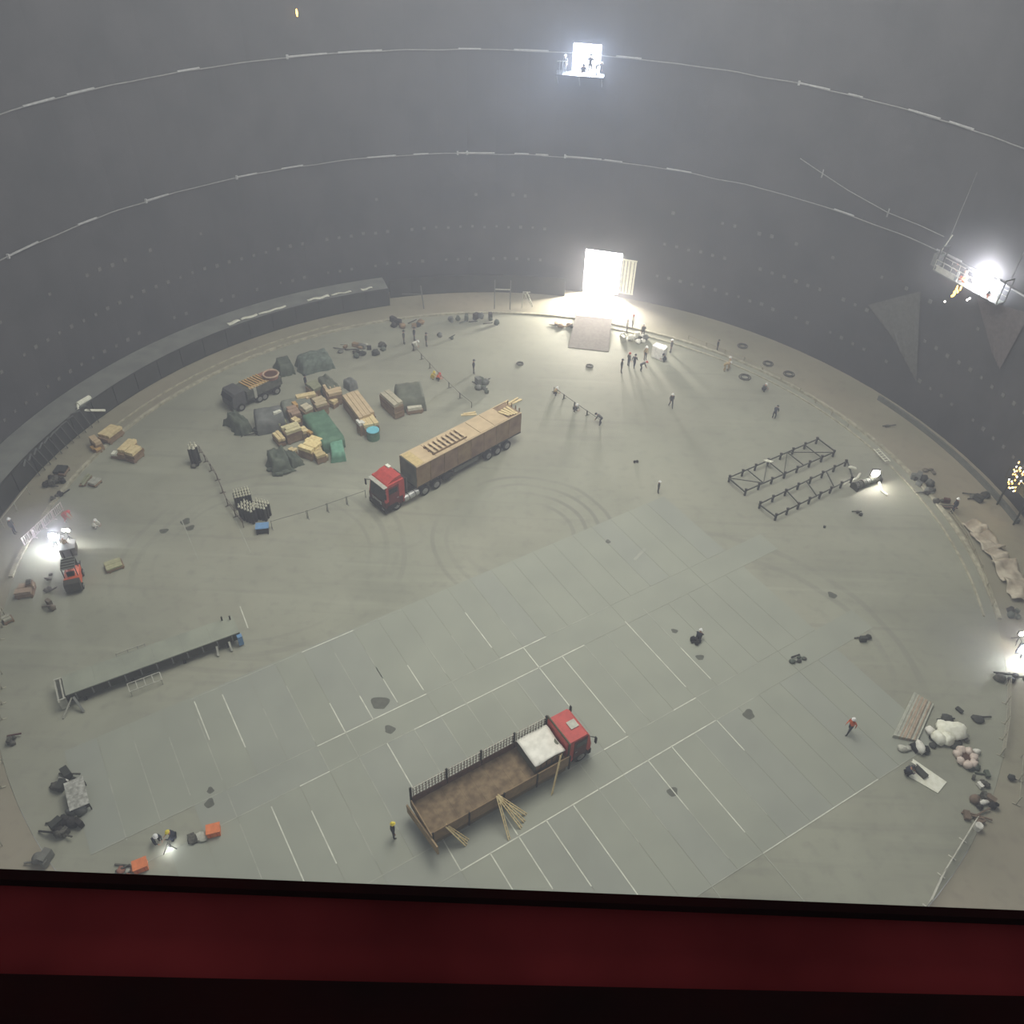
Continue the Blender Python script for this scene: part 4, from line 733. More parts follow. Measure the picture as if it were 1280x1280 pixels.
# ---------------------------------------------------------------- ladder frames on the right
def ladder(cs, label, rungs, diag, seed):
    P = [F(u, v) for u, v in cs]; o = (P[0]+P[2])/2; t = thing('ladder_frame', label, 'steel frame', tuple(o), 0, 'ladder frames on the floor'); Q = [p-o for p in P]; z = Vector((0, 0, .55)); rr = random.Random(seed)
    A0, A1, B1, B0 = Q     # far-left, near-left, near-right, far-right
    for a, c in ((A0, B0), (A1, B1)): MB().bar(a+z, c+z, .09).build('side_rail', DSTEEL, t)
    for a, c in ((A0, A1), (B0, B1)): MB().bar(a+z, c+z, .1).build('end_rail', DSTEEL, t)
    for f in rungs: MB().bar(A0.lerp(B0, f)+z, A1.lerp(B1, f)+z, .08).build('rung', DSTEEL, t)
    for f, g, s in diag: MB().bar((A0 if s else A1).lerp(B0 if s else B1, f)+z, (A1 if s else A0).lerp(B1 if s else B0, g)+z, .06).build('brace', DSTEEL, t)
    for a, c in ((A0, B0), (A1, B1)):
        for k in range(8):
            p = a.lerp(c, (k+.1)/7.2); j = MB().box((p.x, p.y, .33), (.16, .16, .66)).build('jack', DSTEEL, t); MB().box((p.x, p.y, .72), (.22, .18, .12)).build('jack_head', CHAS, j)
    return t
ladder([(909, 603), (929, 620), (1042, 570), (1021, 554)], 'upper of two dark ladder frames on jacks, with a white rag', (.2, .42, .64, .84), ((0, .2, 1), (.2, .42, 0), (.42, .64, 0), (.64, .98, 1)), 1)
ladder([(947, 636), (967, 651), (1064, 603), (1057, 582)], 'lower of two dark ladder frames on jacks, nearer the welding glare', (.3, .52, .75), (), 2)
for k, (u, v, lab) in enumerate(((959, 577, 'white rag knot lying on the upper ladder frame'), (1064, 585, 'white rag lying at the right end of the lower ladder frame'))):
    p = F(u, v, .7); t = MB().blob((0, 0, .12), .36, .16, .14, 3+k).blob((.3, -.1, .1), .2, .15, .12, 9+k).build('white_rag', WHITE, None, True); tag(t, lab, 'rag', loc=(p.x, p.y, .66)); t['kind'] = 'thing'
# ---------------------------------------------------------------- right hand materials
cs = [F(1141, 868), F(1166, 882), F(1146, 928), F(1115, 922)]; o_ = (cs[0]+cs[2])/2; t = thing('sheet_stack', 'stack of long grey and tan corrugated sheets at the lower right', 'sheet stack', tuple(o_), 0)
for k in range(16):
    f0, f1 = k/16, (k+.93)/16; a, c, d_, e_ = cs[0].lerp(cs[1], f0)-o_, cs[0].lerp(cs[1], f1)-o_, cs[3].lerp(cs[2], f1)-o_, cs[3].lerp(cs[2], f0)-o_; zt = .3+.03*math.sin(k*2.1)-.006*k
    b = MB(); vs = [(p.x, p.y, .02) for p in (a, c, d_, e_)]+[(p.x, p.y, zt) for p in (a, c, d_, e_)]; b.add(vs, [(0,1,2,3),(7,6,5,4),(4,5,1,0),(5,6,2,1),(6,7,3,2),(7,4,0,3)])
    b.build('sheet_rib', [mat('sheet_grey', (184, 186, 170), .7), mat('sheet_tan', (182, 164, 142), .8), mat('sheet_dark', (150, 146, 132), .8)][(0, 0, 0, 0, 1, 0, 1, 1, 0, 1, 1, 2, 0, 1, 2, 0)[k]], t)
for k, (u, v, rx, ry, rz_, lab) in enumerate(((1176, 911, .42, .5, .35, 'white bag at the left top of the bag cluster'), (1189, 917, 1.0, .75, .45, 'large white sheet-covered bag right of the cluster'), (1172, 925, .55, .55, .4, 'white bag at the bottom left of the bag cluster'), (1182, 927, .5, .45, .4, 'small white bag at the bottom middle of the cluster'), (1161, 916, .3, .35, .3, 'small grey bag touching the corrugated sheets'), (1148, 937, .32, .55, .35, 'cream bag standing below the corrugated sheets'))):
    o = MB().blob((0, 0, rz_*.8), rx, ry, rz_, k*2.2, 12, 8, .18).build('white_bag', WHITE if k < 4 else WHT2, None, True); tag(o, lab, 'bag', loc=tuple(F(u, v))); o['kind'] = 'thing'
t = thing('rubble_bag', 'open pinkish white bag with dark brown inside at the right', 'bag', tuple(F(1206, 949)), 0); [MB().blob((.55*math.cos(a*.9), .6*math.sin(a*.9), .26), .3+.05*math.sin(a*3), .3, .28, a, 9, 6, .2).build('bag_fold', mat('pinkish_bag', (222, 206, 192), .8), t, True) for a in range(7)]; MB().lathe((0, 0, 0), [(.6, 0), (.45, .25)], 12).build('contents', mat('dark_brown_contents', (92, 70, 58), .9), t)
MB().blob((.9, .5, .25), .3, .2, .2, 3).build('bag_corner', WHT2, t, True)
t = thing('white_sheet', 'flat white sheet on the floor at the lower right', 'sheet', tuple(F(1156, 970)), 0); qs = [F(u, v)-F(1156, 970) for u, v in ((1141, 949), (1183, 978), (1172, 992), (1134, 970))]
b = slab4(list(reversed(qs)), .02, .06); b.build('sheet_cloth', WHITE, t)
t = thing('dark_case', 'dark rectangular case lying on the flat white sheet', 'case', (F(1149, 966).x, F(1149, 966).y, .065), R(-58)); MB().box((0, 0, .1), (1.0, .45, .2)).build('case_body', mat('case_dark', (66, 68, 62), .7), t); MB().box((0, -.24, .1), (.2, .04, .05)).build('handle', BLACK, t)
t = thing('white_chair', 'white wire chair at the corner of the white sheet', 'chair', tuple(F(1138, 961)), R(50)); MB().box((0, 0, .42), (.42, .42, .04)).build('seat', WHITE, t); MB().box((-.2, 0, .68), (.04, .42, .45)).build('backrest', WHITE, t)
for x in (-.18, .18):
    for y in (-.18, .18): MB().box((x, y, .2), (.04, .04, .4)).build('leg', WHITE, t)
o = MB().cyl((-.5, 0, .2), (.5, .12, .2), .17, 10).build('pale_roll', WHT2); tag(o, 'pale rolled sheet lying in the lower right rubbish', 'roll', loc=tuple(F(1231, 1005)), rz=R(10))
o = MB().lathe((0, 0, 0), [(.22, 0), (.26, .45), (.2, .5)], 10).build('pale_bucket', WHT2); tag(o, 'pale bucket at the end of the lower right fence', 'bucket', loc=tuple(F(1221, 1036)))
# crumpled insulation blanket outside the right kerb
pts = [F(u, v) for u, v in ((1210, 655), (1225, 668), (1240, 688), (1252, 705), (1266, 728), (1276, 752))]
for k, (p, q) in enumerate(zip(pts[:-1], pts[1:])):
    d = q-p; o = MB().sheet(d.length*1.08, 1.7+.3*(k % 2), .35, .1, 12, 8, .5, seed=k*3.1).build('insulation_blanket', mat('insulation_cream', (196, 188, 168), .85, c2=(158, 146, 128), scale=1.2), None, True)
    tag(o, ('first crumpled cream blanket length at the kerb top', 'second crumpled cream blanket length down the right kerb', 'middle crumpled cream blanket length on the right kerb', 'fourth crumpled cream blanket length down the right kerb', 'last crumpled cream blanket length by the right glare')[k], 'blanket', 'insulation blankets outside the right kerb', loc=((p.x+q.x)/2, (p.y+q.y)/2, 0), rz=math.atan2(d.y, d.x))
# ---------------------------------------------------------------- lower left
cs = [F(80, 978, .9), F(104, 972, .9), F(111, 1005, .9), F(87, 1013, .9)]; o_ = (cs[0]+cs[2])/2; t = thing('silver_sheet_stand', 'square silver foil-topped stand at the lower left', 'stand', (o_.x, o_.y, 0), R(-58)); MB().sheet(2.15, 1.15, .92, .05, 12, 8, .06, seed=4).build('foil_top', SILVER, t)
for x in (-.95, .95):
    for y in (-.5, .5): MB().box((x, y, .43), (.07, .07, .86)).build('leg', DSTEEL, t)
MB().box((0, 0, .3), (1.8, .9, .06)).build('shelf', CHAS, t)
t = heap(74, 985, .25, .9, .7, 'dark clutter with a white lump left of the silver stand', 9, [JUNK, DSTEEL, WHT2], seed=51, rz=-.4)
for k, (u, v, lab, r_) in enumerate(((268, 1041, 'small orange crate on the floor right of the crouching workers', 18), (177, 1085, 'orange crate just above the red beam', 28))):
    t = thing('orange_crate', lab, 'crate', tuple(F(u, v)), R(r_)); MB().box((0, 0, .27), (.78, .62, .5)).build('crate_body', ORG2, t); MB().box((0, 0, .53), (.84, .68, .05)).build('crate_lid', ORG2, t)
    for x in (-.2, .2): MB().box((x, -.33, .3), (.06, .03, .4)).build('crate_rib', ORANGE, t)
heap(160, 1088, .5, .3, .4, 'small tools left of the orange crate above the beam', 6, [LSTEEL, JUNK, REDTIM], seed=52, name='tool_heap'); heap(246, 1050, .6, .2, .3, 'row of tiny tools left of the small orange crate', 5, [JUNK, LSTEEL], seed=53, name='tool_heap')
# forklift
ff = F(89, 705); fk = thing('forklift', 'orange forklift with dark mast near the left welding light', 'forklift', tuple(F(95, 728)), R(112))
MB().prism([(-1.1, .3), (-1.1, 1.0), (-.7, 1.2), (.1, 1.1), (.9, 1.0), (.9, .3)], -.55, .55).build('body', ORANGE, fk); MB().prism([(-1.35, .25), (-1.45, .6), (-1.35, 1.15), (-.85, 1.22), (-.85, .25)], -.58, .58).build('counterweight', mat('counterweight_dark', (70, 68, 60), .7), fk)
for x in (-.55, .6):
    for y in (-.48, .48): MB().bar((x, y, 1.1), (x, y, 2.1), .06).build('cage_post', BLACK, fk)
MB().box((.0, 0, 2.13), (1.35, 1.05, .05)).build('overhead_guard', mat('guard_grey', (110, 112, 106), .6), fk)
for k in range(4): MB().box((-.5+.32*k, 0, 2.18), (.06, 1.0, .04)).build('guard_slat', BLACK, fk)
MB().box((-.25, 0, 1.22), (.45, .5, .14)).build('seat', BLACK, fk); MB().box((-.5, 0, 1.45), (.1, .5, .4)).build('seat_back', BLACK, fk); MB().cyl((.35, 0, 1.4), (.42, 0, 1.46), .17, 12).build('steering_wheel', BLACK, fk)
for y in (-.3, .3): MB().box((1.05, y, 1.3), (.12, .1, 2.4)).build('mast_rail', CHAS, fk); MB().box((1.75, y, .12), (1.2, .12, .05)).build('fork', CHAS, fk)
MB().box((1.14, 0, .6), (.08, 1.0, .7)).build('carriage', CHAS, fk)
for x, r_ in ((.65, .32), (-.85, .27)):
    for y in (-.52, .52): wheel(fk, x, y, r_, .22)
MB().box((1.75, 0, .5), (1.1, 1.1, .7)).v
cgo = F(88, 692); o = thing('fork_load', 'grey-brown crate carried on the forklift forks', 'crate', (cgo.x, cgo.y, .16), R(112)); MB().box((0, 0, .4), (1.1, 1.2, .78)).build('crate_body', mat('load_brown', (96, 88, 72), .85), o); MB().box((0, 0, .82), (1.15, 1.25, .05)).build('crate_lid', STEEL, o)
# ---------------------------------------------------------------- lights on stands and welding glare
def work_light(u, v, label, power, col=(1, .97, .92), z=1.4, glow=GLOW, size=.3, heads=1, cat='work light', loc=None, lift=.25, face=0):
    p = F(u, v) if loc is None else loc; t = thing('work_light', label, cat, (p.x, p.y, p.z), face)
    MB().cyl((0, 0, .05), (0, 0, z-.1), .035, 6).build('pole', CHAS, t)
    for k in range(3): a = 2*math.pi*k/3; MB().bar((.45*math.cos(a), .45*math.sin(a), .03), (0, 0, .6), .04).build('leg', CHAS, t)
    for k in range(heads):
        x = (k-(heads-1)/2)*size*1.3; h = MB().box((x, .12, z), (size*1.15, .14, size*1.15)).build('lamp_head', CHAS, t); MB().blob((x, -.03, z), size*.55, size*.25, size*.55, 1, 10, 6, 0).build('lamp_glass', glow, h, True)
    lamp('work_light_glow', 'POINT', (p.x, p.y-.1, p.z+z+lift), power, col, .15)
    return t
work_light(72, 682, 'glaring white welding light beside the forklift', 3600, (.92, .95, 1), 1.0, GLOWS, .75)
work_light(88, 676, 'small twin floodlight above the forklift mast', 150, z=1.2, size=.28, heads=2)
work_light(1090, 603, 'glaring floodlight above the long dark machine on the right', 1300, (1, .97, .94), 1.1, GLOW, .7)
work_light(1275, 822, 'glaring white welding light at the right edge', 3600, (.9, .94, 1), 1.0, GLOWS, .9)
work_light(1270, 803, 'warm small lamp above the right edge glare', 200, (1, .9, .75), 1.0, GLOW, .35)
work_light(212, 1061, 'tiny white welding spark on the floor near the beam', 25, (.95, .97, 1), .15, GLOWS, .09)
# long dark machine by the right floodlight
a, c = F(1066, 612), F(1098, 600); d = c-a; t = thing('roller_machine', 'long dark cable roller under the right floodlight', 'machine', tuple((a+c)/2), math.atan2(d.y, d.x)); L = d.length
for k in range(7): MB().lathe((0, 0, 0), [(.1, 0)]*2).v; MB().cyl((-L/2+L*k/7, 0, .42), (-L/2+L*(k+.85)/7, 0, .42), .36-.03*(k % 2), 12).build('drum_segment', mat('roller_dark', (62, 62, 52), .8), t)
for x in (-L/2+.1, L/2-.1): MB().box((x, 0, .25), (.12, .9, .5)).build('end_frame', CHAS, t)
for k, (u0, v0, u1, v1) in enumerate(((1055, 602, 1072, 596), (1072, 596, 1076, 590), (1099, 598, 1103, 612), (1103, 612, 1110, 617))):
    p, q = F(u0, v0, .3), F(u1, v1, .3); o = MB().cyl(Vector((0, 0, .1)), q-p+Vector((0, 0, .1)), .12, 7).build('white_hose', WHITE); tag(o, ('white hose end pointing at the lower ladder frame', 'short white hose bend left of the floodlight', 'white hose dropping right of the roller machine', 'white hose tail below the roller machine')[k], 'hose', loc=(p.x, p.y, 0))
o = thing('white_ladder', 'bright white zigzag ladder on the kerb above the floodlight', 'ladder', tuple(F(1093, 566)), math.atan2((F(1108, 582)-F(1093, 566)).y, (F(1108, 582)-F(1093, 566)).x)); L = (F(1108, 582)-F(1093, 566)).length
for y in (-.25, .25): MB().box((L/2, y, .5), (L, .07, .07)).build('stile', WHITE, o)
for k in range(6): MB().box((L*(k+.5)/6, 0, .5), (.06, .5, .06)).build('rung', WHITE, o); MB().box((L*(k+.5)/6, 0, .24), (.05, .05, .48)).build('leg', LSTEEL, o)
# white lit block right of the ramp
o = thing('white_cabinet', 'bright white cabinet standing right of the ramp', 'cabinet', tuple(F(823, 447)), R(-35)); MB().box((0, 0, .75), (1.5, .9, 1.5)).build('cabinet_body', mat('bright_white', (252, 250, 244), .5), o); MB().box((0, -.47, .75), (1.3, .04, 1.3)).build('door', mat('bright_white', (250, 248, 240)), o)
lamp('cabinet_light', 'POINT', tuple(F(826, 452)+Vector((0, 0, 3.2))), 260, (1, .97, .93), .2)
# tiny orange lamp high on the wall
p = W(371, 16, RW-.3); t = thing('wall_lamp', 'tiny orange lamp high on the left of the wall', 'lamp', tuple(p)); MB().box((0, .15, 0), (.2, .2, .7)).build('bracket', CHAS, t); MB().blob((0, 0, 0), .1, .1, .36, 1, 8, 6, 0).build('lamp_glass', SPARK, t, True)
# ---------------------------------------------------------------- gondola on the right wall
ga, gb = W(1168, 343, RW-1.0), W(1252, 372, RW-1.0); zg = (ga.z+gb.z)/2; a_g = (ang(ga)+ang(gb))/2; gc = PZ(RW-1.0, a_g, zg); gl = math.hypot((gb-ga).x, (gb-ga).y)
t = thing('suspended_gondola', 'glaring suspended work gondola on the right wall', 'gondola', tuple(gc), -R(a_g))
MB().box((0, 0, -.05), (gl, 1.1, .1)).build('deck', STEEL, t)
for y, nm in ((-.55, 'guard_rail'), (.55, 'guard_rail')):
    for z in (.5, 1.0): MB().box((0, y, z), (gl, .05, .05)).build(nm, LSTEEL, t)
    for k in range(9): MB().box((-gl/2+gl*k/8, y, .5), (.05, .05, 1.0)).build('guard_post', LSTEEL, t)
MB().box((-gl*.32, -.57, .3), (gl*.3, .03, .55)).build('mesh_panel', LSTEEL, t)
for x in (-gl/2, gl/2): [MB().box((x, y, 1.1), (.08, .08, 2.2)).build('end_frame', DSTEEL, t) for y in (-.5, .5)], MB().box((x, 0, 2.2), (.08, 1.1, .08)).build('end_frame', DSTEEL, t); MB().cyl((x, 0, 2.2), (x, .3, 9), .03, 5).build('rope', STEEL, t)
MB().box((-gl/2-.35, 0, .8), (.5, .9, 1.2)).build('winch_box', STEEL, t); MB().bar((-gl/2-.4, 0, 1.4), (-gl/2+.2, 0, 3.4), .08).build('davit', LSTEEL, t)
def gon(x, y, z): q = Matrix.Rotation(-R(a_g), 3, 'Z') @ Vector((x, y, z)); return gc+q
for k, (x, s_) in enumerate(((.7, .5), (2.3, .5), (1.5, .55))):
    p = gon(x, .2, .75-.15*k%.4); o = MB().blob((0, 0, 0), s_, .2, s_*.7, k, 12, 8, .45).build('welding_flare', GLOWS, None, True); tag(o, ('left', 'right', 'middle')[k]+' white-hot welding glare inside the gondola', 'glare', loc=tuple(p), rz=-R(a_g)); o.parent = None
lamp('gondola_weld', 'POINT', tuple(gon(.9, .1, 1.3)), 1500, (.97, .96, 1), .25)
lamp('gondola_weld_front', 'POINT', tuple(gon(1.0, -.9, 1.4)), 300, (1, .97, .93), .25)
for k in range(14):
    rr = random.Random(k); p = gon(-.35+rr.uniform(-.25, .25)-.02*k, -.6, -.2-.085*k); o = MB().blob((0, 0, 0), .09, .06, .12, k, 6, 4, .2).build('spark', SPARK, None, True); tag(o, 'yellow grinding spark falling below the left of the gondola', 'spark', 'sparks falling under the gondola', loc=tuple(p))
for k, (u, v) in enumerate(((1181, 377), (1209, 375), (1212, 373), (1203, 341))): p = W(u, v, RW-.3); o = MB().blob((0, 0, 0), .1, .1, .1, k, 6, 4, 0).build('white_spark', mat('white_spark_glow', (255, 250, 240), emit=6), None, True); tag(o, ('white spark below the left end of the gondola', 'white spark below the gondola middle, lower one', 'white spark below the gondola middle, upper one', 'white spark on the gondola rail')[k], 'spark', loc=tuple(p))
for k, (pts, lab) in enumerate((((1085, 381, 1151, 364, 1146, 478, 1118, 425), 'pale tapering patch on the wall left below the gondola'), ((1221, 372, 1288, 392, 1250, 462, 1240, 440), 'pinkish tapering patch on the wall right below the gondola'))):
    q = [W(pts[2*i], pts[2*i+1], RW-.12) for i in range(4)]; c_ = sum(q, Vector())/4; b = MB(); nx = 12; vs = []  # thin rippled wedge just off the wall, slightly paler than it
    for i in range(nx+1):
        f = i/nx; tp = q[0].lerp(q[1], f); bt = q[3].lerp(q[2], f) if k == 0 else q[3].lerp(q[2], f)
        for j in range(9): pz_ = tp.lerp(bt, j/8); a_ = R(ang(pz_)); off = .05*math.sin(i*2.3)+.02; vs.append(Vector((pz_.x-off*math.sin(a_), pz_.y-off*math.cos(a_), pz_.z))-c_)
    b.add(vs, [(i*9+j, (i+1)*9+j, (i+1)*9+j+1, i*9+j+1) for i in range(nx) for j in range(8)]); o = b.build('wall_wedge', mat(('pale_wedge', 'pinkish_wedge')[k], ((99, 99, 96), (101, 95, 95))[k], .9), None, True); tag(o, lab, 'cloth', loc=tuple(c_))
# second gondola cut by the right edge
p0 = W(1279, 602, RW-1.6); a2 = ang(p0); t = thing('lit_basket', 'work basket with golden sparks at the right edge', 'basket', tuple(PZ(RW-1.6, a2, max(p0.z-.7, .2))), -R(a2)); MB().box((0, 0, 0), (3.2, 1.1, .1)).build('deck', DSTEEL, t)
for y in (-.5, .5): MB().box((0, y, 1.0), (3.2, .05, .05)).build('guard_rail', DSTEEL, t)
for x in (-1.6, -.5, .5, 1.6): MB().box((x, -.5, .5), (.05, .05, 1.0)).build('guard_post', DSTEEL, t)
tz = t.location.z
for x in (-1.4, 1.4): MB().box((x, 0, -tz/2), (.1, .14, tz)).build('leg', DSTEEL, t)
for k in range(34):
    rr = random.Random(k+60); q = Matrix.Rotation(-R(a2), 3, 'Z') @ Vector((rr.uniform(-.9, .6), -.7+rr.uniform(-.1, .1), rr.uniform(-.3, 2.3))); o = MB().blob((0, 0, 0), .07, .05, .09, k, 6, 4, .2).build('spark', SPARK if k % 3 else MATS['white_spark_glow'], None, True)
    tag(o, 'golden spark in the cloud at the right edge basket', 'spark', 'golden sparks at the right edge', loc=tuple(t.location+q))
lamp('basket_sparks', 'POINT', tuple(t.location+Vector((-.4, -.6, 1.2))), 120, (1, .72, .35), .2)
# tarps hanging? none: figures
# ---------------------------------------------------------------- people
person(838, 509, 'walk', GREYW, NAVY, HW, 'worker in grey with white helmet walking in the middle right of the floor', -80)
person(1060, 916, 'walk', ORGW, NAVY, HW, 'worker in orange top with white helmet walking on the right', -150, vest=ORGW)
person(967, 523, 'bend', NAVY, NAVY, HB, 'dark-clothed worker bending above the upper ladder frame', 60)
person(492, 1047, 'stand', NAVY, NAVY, HY, 'worker in dark clothes with yellow helmet left of the flatbed tail', 20)
person(822, 616, 'stand', GREYW, GREYW, HW, 'lone worker with white helmet at the floor centre right', 0, sc=.8)
person(718, 514, 'squat', GREYW, NAVY, HW, 'crouching worker with bright white helmet on the low rail', -40)
person(693, 494, 'squat', BEIGEW, NAVY, HW, 'crouching worker with white helmet at the upper end of the low rail', 0)
person(750, 531, 'bend', GREYW, NAVY, HB, 'grey worker bending at the lower end of the low rail', 160)
person(592, 467, 'stand', NAVY, NAVY, HB, 'dark-clothed worker standing by the canisters behind the trailer', 0)
person(383, 486, 'stand', NAVY, NAVY, HB, 'dark-clothed worker standing on the top side of the timber yard', 0)
person(872, 800, 'squat', NAVY, BLACK, HW, 'crouching dark worker with white helmet near the plate seams', 60)
person(1131, 968, 'squat', NAVY, BLACK, HB, 'crouching dark worker left of the flat white sheet', 0)
person(195, 1052, 'squat', NAVY, BLACK, HW, 'crouching dark worker, left of the welding pair near the beam', -30)
person(219, 1048, 'squat', NAVY, NAVY, HY, 'crouching worker with yellow helmet, right of the welding pair', 200)
person(1190, 641, 'stand', NAVY, NAVY, HW, 'dark-clothed worker with white helmet standing at the right kerb', 180)
person(953, 489, 'squat', GREYW, NAVY, HW, 'crouching worker with white helmet inside the upper right kerb', 0)
person(517, 438, 'bend', WHT2, GREYW, HW, 'white-clothed worker bending at the head of the rope fence', 0); person(518, 426, 'stand', NAVY, NAVY, HB, 'dark-clothed worker behind the white-clothed one at the back', 0); person(505, 430, 'stand', GREYW, GREYW, HB, 'grey worker left of the white-clothed one at the back', 0); person(533, 433, 'stand', GREYW, GREYW, HB, 'grey worker right of the white-clothed one at the back', 0)
person(540, 474, 'squat', YEL, YEL, HY, 'yellow-clothed crouching worker on the rope fence behind the trailer', 0); person(547, 476, 'squat', ORGW, NAVY, HR, 'orange-topped crouching worker beside the yellow-clothed one', 0)
person(905, 464, 'bend', BEIGEW, BEIGEW, HW, 'beige worker bending inside the upper right kerb', 0); person(910, 463, 'stand', BEIGEW, BEIGEW, HW, 'beige worker standing inside the upper right kerb', 180); person(896, 438, 'stand', NAVY, NAVY, HB, 'small dark figure on the upper right kerb', 0, sc=.8)
person(776, 466, 'stand', GREYW, GREYW, HB, 'grey worker standing alone below the ramp right side', 0); person(785, 458, 'stand', GREYW, NAVY, HR, 'worker with red helmet in the group left of the white cabinet', 30); person(792, 460, 'walk', NAVY, NAVY, HB, 'dark worker in the middle of the group by the cabinet', 60); person(801, 464, 'bend', GREYW, NAVY, HR, 'bending worker in the group left of the white cabinet', 0); person(806, 450, 'stand', BEIGEW, NAVY, HW, 'worker with white helmet right behind the group by the cabinet', -60)
person(838, 441, 'stand', GREYW, NAVY, HW, 'worker with white helmet standing right of the white cabinet', 180); person(831, 452, 'squat', NAVY, NAVY, HB, 'crouching dark worker in front of the white cabinet', 180)
person(783, 416, 'stand', WHT2, GREYW, HW, 'pale-clothed worker nearest the ramp on its right', 0); person(790, 410, 'stand', WHT2, GREYW, HR, 'pale-clothed worker by the wall right of the ramp', 0); person(803, 422, 'walk', GREYW, GREYW, HW, 'grey walking worker right of the ramp', 90)
person(19, 667, 'stand', GREYW, NAVY, HW, 'worker with white helmet standing by the left rail', 0); person(83, 652, 'bend', REDW, REDW, HR, 'red-clothed worker bending behind the white barrier', 0); person(119, 660, 'squat', WHT2, WHT2, HW, 'faint white-clothed worker crouching right of the red one', 0)
person(85, 690, 'stand', BEIGEW, NAVY, HW, 'worker in beige standing in front of the forklift load', 90)
person(1190, 385, 'squat', GREYW, ORGW, HB, 'dark welder crouching at the left of the glaring gondola', 30, at=gon(-.75, -.25, 0), sc=1.25); person(1235, 350, 'squat', NAVY, ORGW, HB, 'small welder crouching at the right of the glaring gondola', 150, at=gon(2.6, -.3, 0), sc=.9); person(1170, 340, 'bend', GREYW, GREYW, HB, 'grey figure bending in the mesh end of the gondola', 0, at=gon(-2.2, -.2, 0))
def upl(x, y): return PZ(RW-.9, 6.9, 25.5)+Matrix.Rotation(-R(6.9), 3, 'Z') @ Vector((x, y, -.03))
person(743, 92, 'stand', NAVY, BLACK, HB, 'dark silhouetted worker standing in the upper bright opening', -90, at=upl(1.05, -.55), sc=1.2); person(734, 92, 'squat', NAVY, BLACK, HB, 'silhouetted worker crouching in the upper bright opening', -90, at=upl(.35, -.5), sc=1.15); person(707, 88, 'stand', GREYW, GREYW, HW, 'grey figure on the ledge left of the upper opening', -90, at=upl(-1.7, -.1)); person(751, 92, 'bend', GREYW, NAVY, HW, 'faint bending figure at the right edge of the upper opening', 0, at=upl(1.75, -.1))
# ---------------------------------------------------------------- red beam in the foreground
def beam_part(name, v0, v1, z0, z1, m, thick, parent):
    "v0, v1: (left, right) picture rows of its far and near top edges"
    A = [F(-500, v0[0]-(v0[1]-v0[0])*.39, z0), F(1780, v0[1]+(v0[1]-v0[0])*.39, z0), F(1780, v1[1]+(v1[1]-v1[0])*.39, z1), F(-500, v1[0]-(v1[1]-v1[0])*.39, z1)]
    b = MB(); vs = [tuple(p) for p in A]+[(p.x, p.y, p.z-thick) for p in A]; b.add(vs, [(3,2,1,0),(4,5,6,7),(0,1,5,4),(1,2,6,5),(2,3,7,6),(3,0,4,7)]); return b.build(name, m, parent)
bm = link('steel_beam', None); tag(bm, 'dark red steel beam with black edges across the bottom foreground', 'beam')
beam_part('top_face', (1098, 1148), (1219, 1246), 48.75, 48.75, BEAMR, .12, bm)
beam_part('far_lip', (1086, 1138), (1099, 1149), 48.77, 48.77, BEAMK, .16, bm)
beam_part('near_lip', (1217, 1245), (1273, 1296), 48.77, 48.70, BEAMK, .2, bm)
pl = beam_part('pale_plank', (1274, 1290), (1500, 1500), 48.3, 48.3, mat('plank_near', (206, 200, 196), .8), .05, None); tag(pl, 'pale plank edge at the bottom left corner under the beam', 'plank')
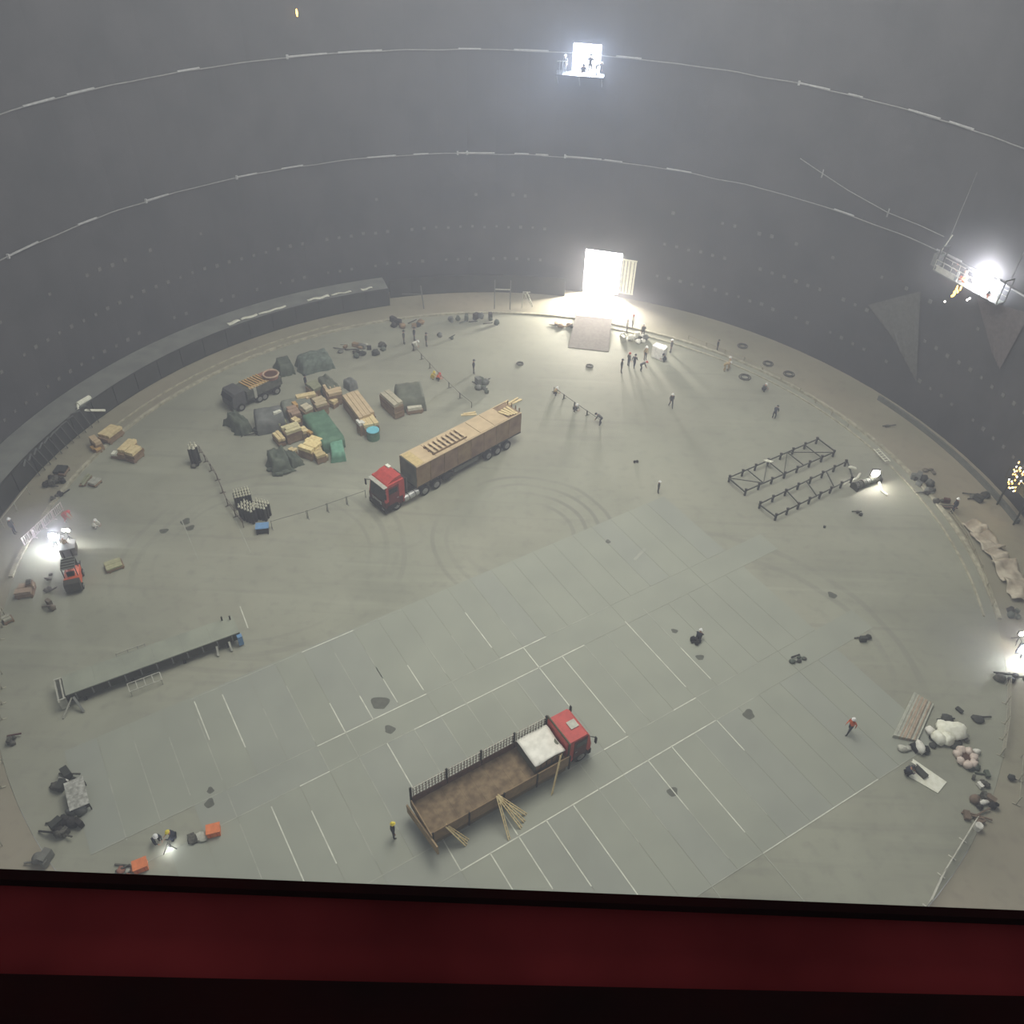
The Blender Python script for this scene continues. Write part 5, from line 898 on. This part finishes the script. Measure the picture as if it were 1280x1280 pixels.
# ---------------------------------------------------------------- haze inside the tank
hm = bpy.data.materials.new('haze'); hm.use_nodes = True; nt = hm.node_tree; nt.nodes.clear()
vo = nt.nodes.new('ShaderNodeVolumePrincipled'); vo.inputs['Density'].default_value = .0042; vo.inputs['Color'].default_value = (.55, .575, .64, 1); vo.inputs['Anisotropy'].default_value = .2
ou = nt.nodes.new('ShaderNodeOutputMaterial'); nt.links.new(vo.outputs[0], ou.inputs['Volume'])
b = MB(); b.lathe((CX, CY, 0), [(58, -1), (58, 56)], 48); hz = b.build('haze', hm); hz['kind'] = 'stuff'; hz['label'] = 'thin dusty haze filling the tank'

# welding smoke drifting round the two bright arcs
def smoke(name, label, c, rad, dens, col):
    m = bpy.data.materials.new(name); m.use_nodes = True; nt = m.node_tree; nt.nodes.clear(); N = nt.nodes.new
    tc = N('ShaderNodeTexCoord'); ln = N('ShaderNodeVectorMath'); ln.operation = 'LENGTH'; nt.links.new(tc.outputs['Object'], ln.inputs[0])
    mr = N('ShaderNodeMapRange'); mr.inputs[1].default_value = 1.0; mr.inputs[2].default_value = .0; mr.inputs[3].default_value = 0; mr.inputs[4].default_value = dens; nt.links.new(ln.outputs['Value'], mr.inputs[0])
    n = N('ShaderNodeTexNoise'); n.inputs['Scale'].default_value = 1.6; nt.links.new(tc.outputs['Object'], n.inputs['Vector']); mu = N('ShaderNodeMath'); mu.operation = 'MULTIPLY'; nt.links.new(mr.outputs[0], mu.inputs[0]); nt.links.new(n.outputs['Fac'], mu.inputs[1])
    v = N('ShaderNodeVolumePrincipled'); v.inputs['Color'].default_value = (*col, 1); nt.links.new(mu.outputs[0], v.inputs['Density']); o = N('ShaderNodeOutputMaterial'); nt.links.new(v.outputs[0], o.inputs['Volume'])
    b = MB(); b.blob((0, 0, 0), 1, 1, 1, n=20, k=12, amp=0); s = b.build('smoke', m); s.location = c; s.scale = rad; s['kind'] = 'stuff'; s['label'] = label
smoke('smoke_left', 'bluish welding smoke round the left welding light', tuple(F(48, 700)+Vector((0, 0, 1.2))), (7.5, 8, 2.6), .16, (.86, .88, 1))
smoke('smoke_right', 'bluish welding smoke left of the right edge glare', tuple(F(1238, 812)+Vector((0, 0, 1.0))), (7, 5, 2.4), .16, (.86, .9, 1))
smoke('smoke_gondola', 'pale smoke above the lit gondola', tuple(PZ(RW-3, 63, 17.5)), (5, 5, 4), .05, (.95, .95, 1))
smoke('smoke_door', 'pale dust lit by daylight right of the ramp', tuple(F(790, 405)+Vector((0, 0, 1.5))), (7, 5, 3), .09, (.95, .93, .97))
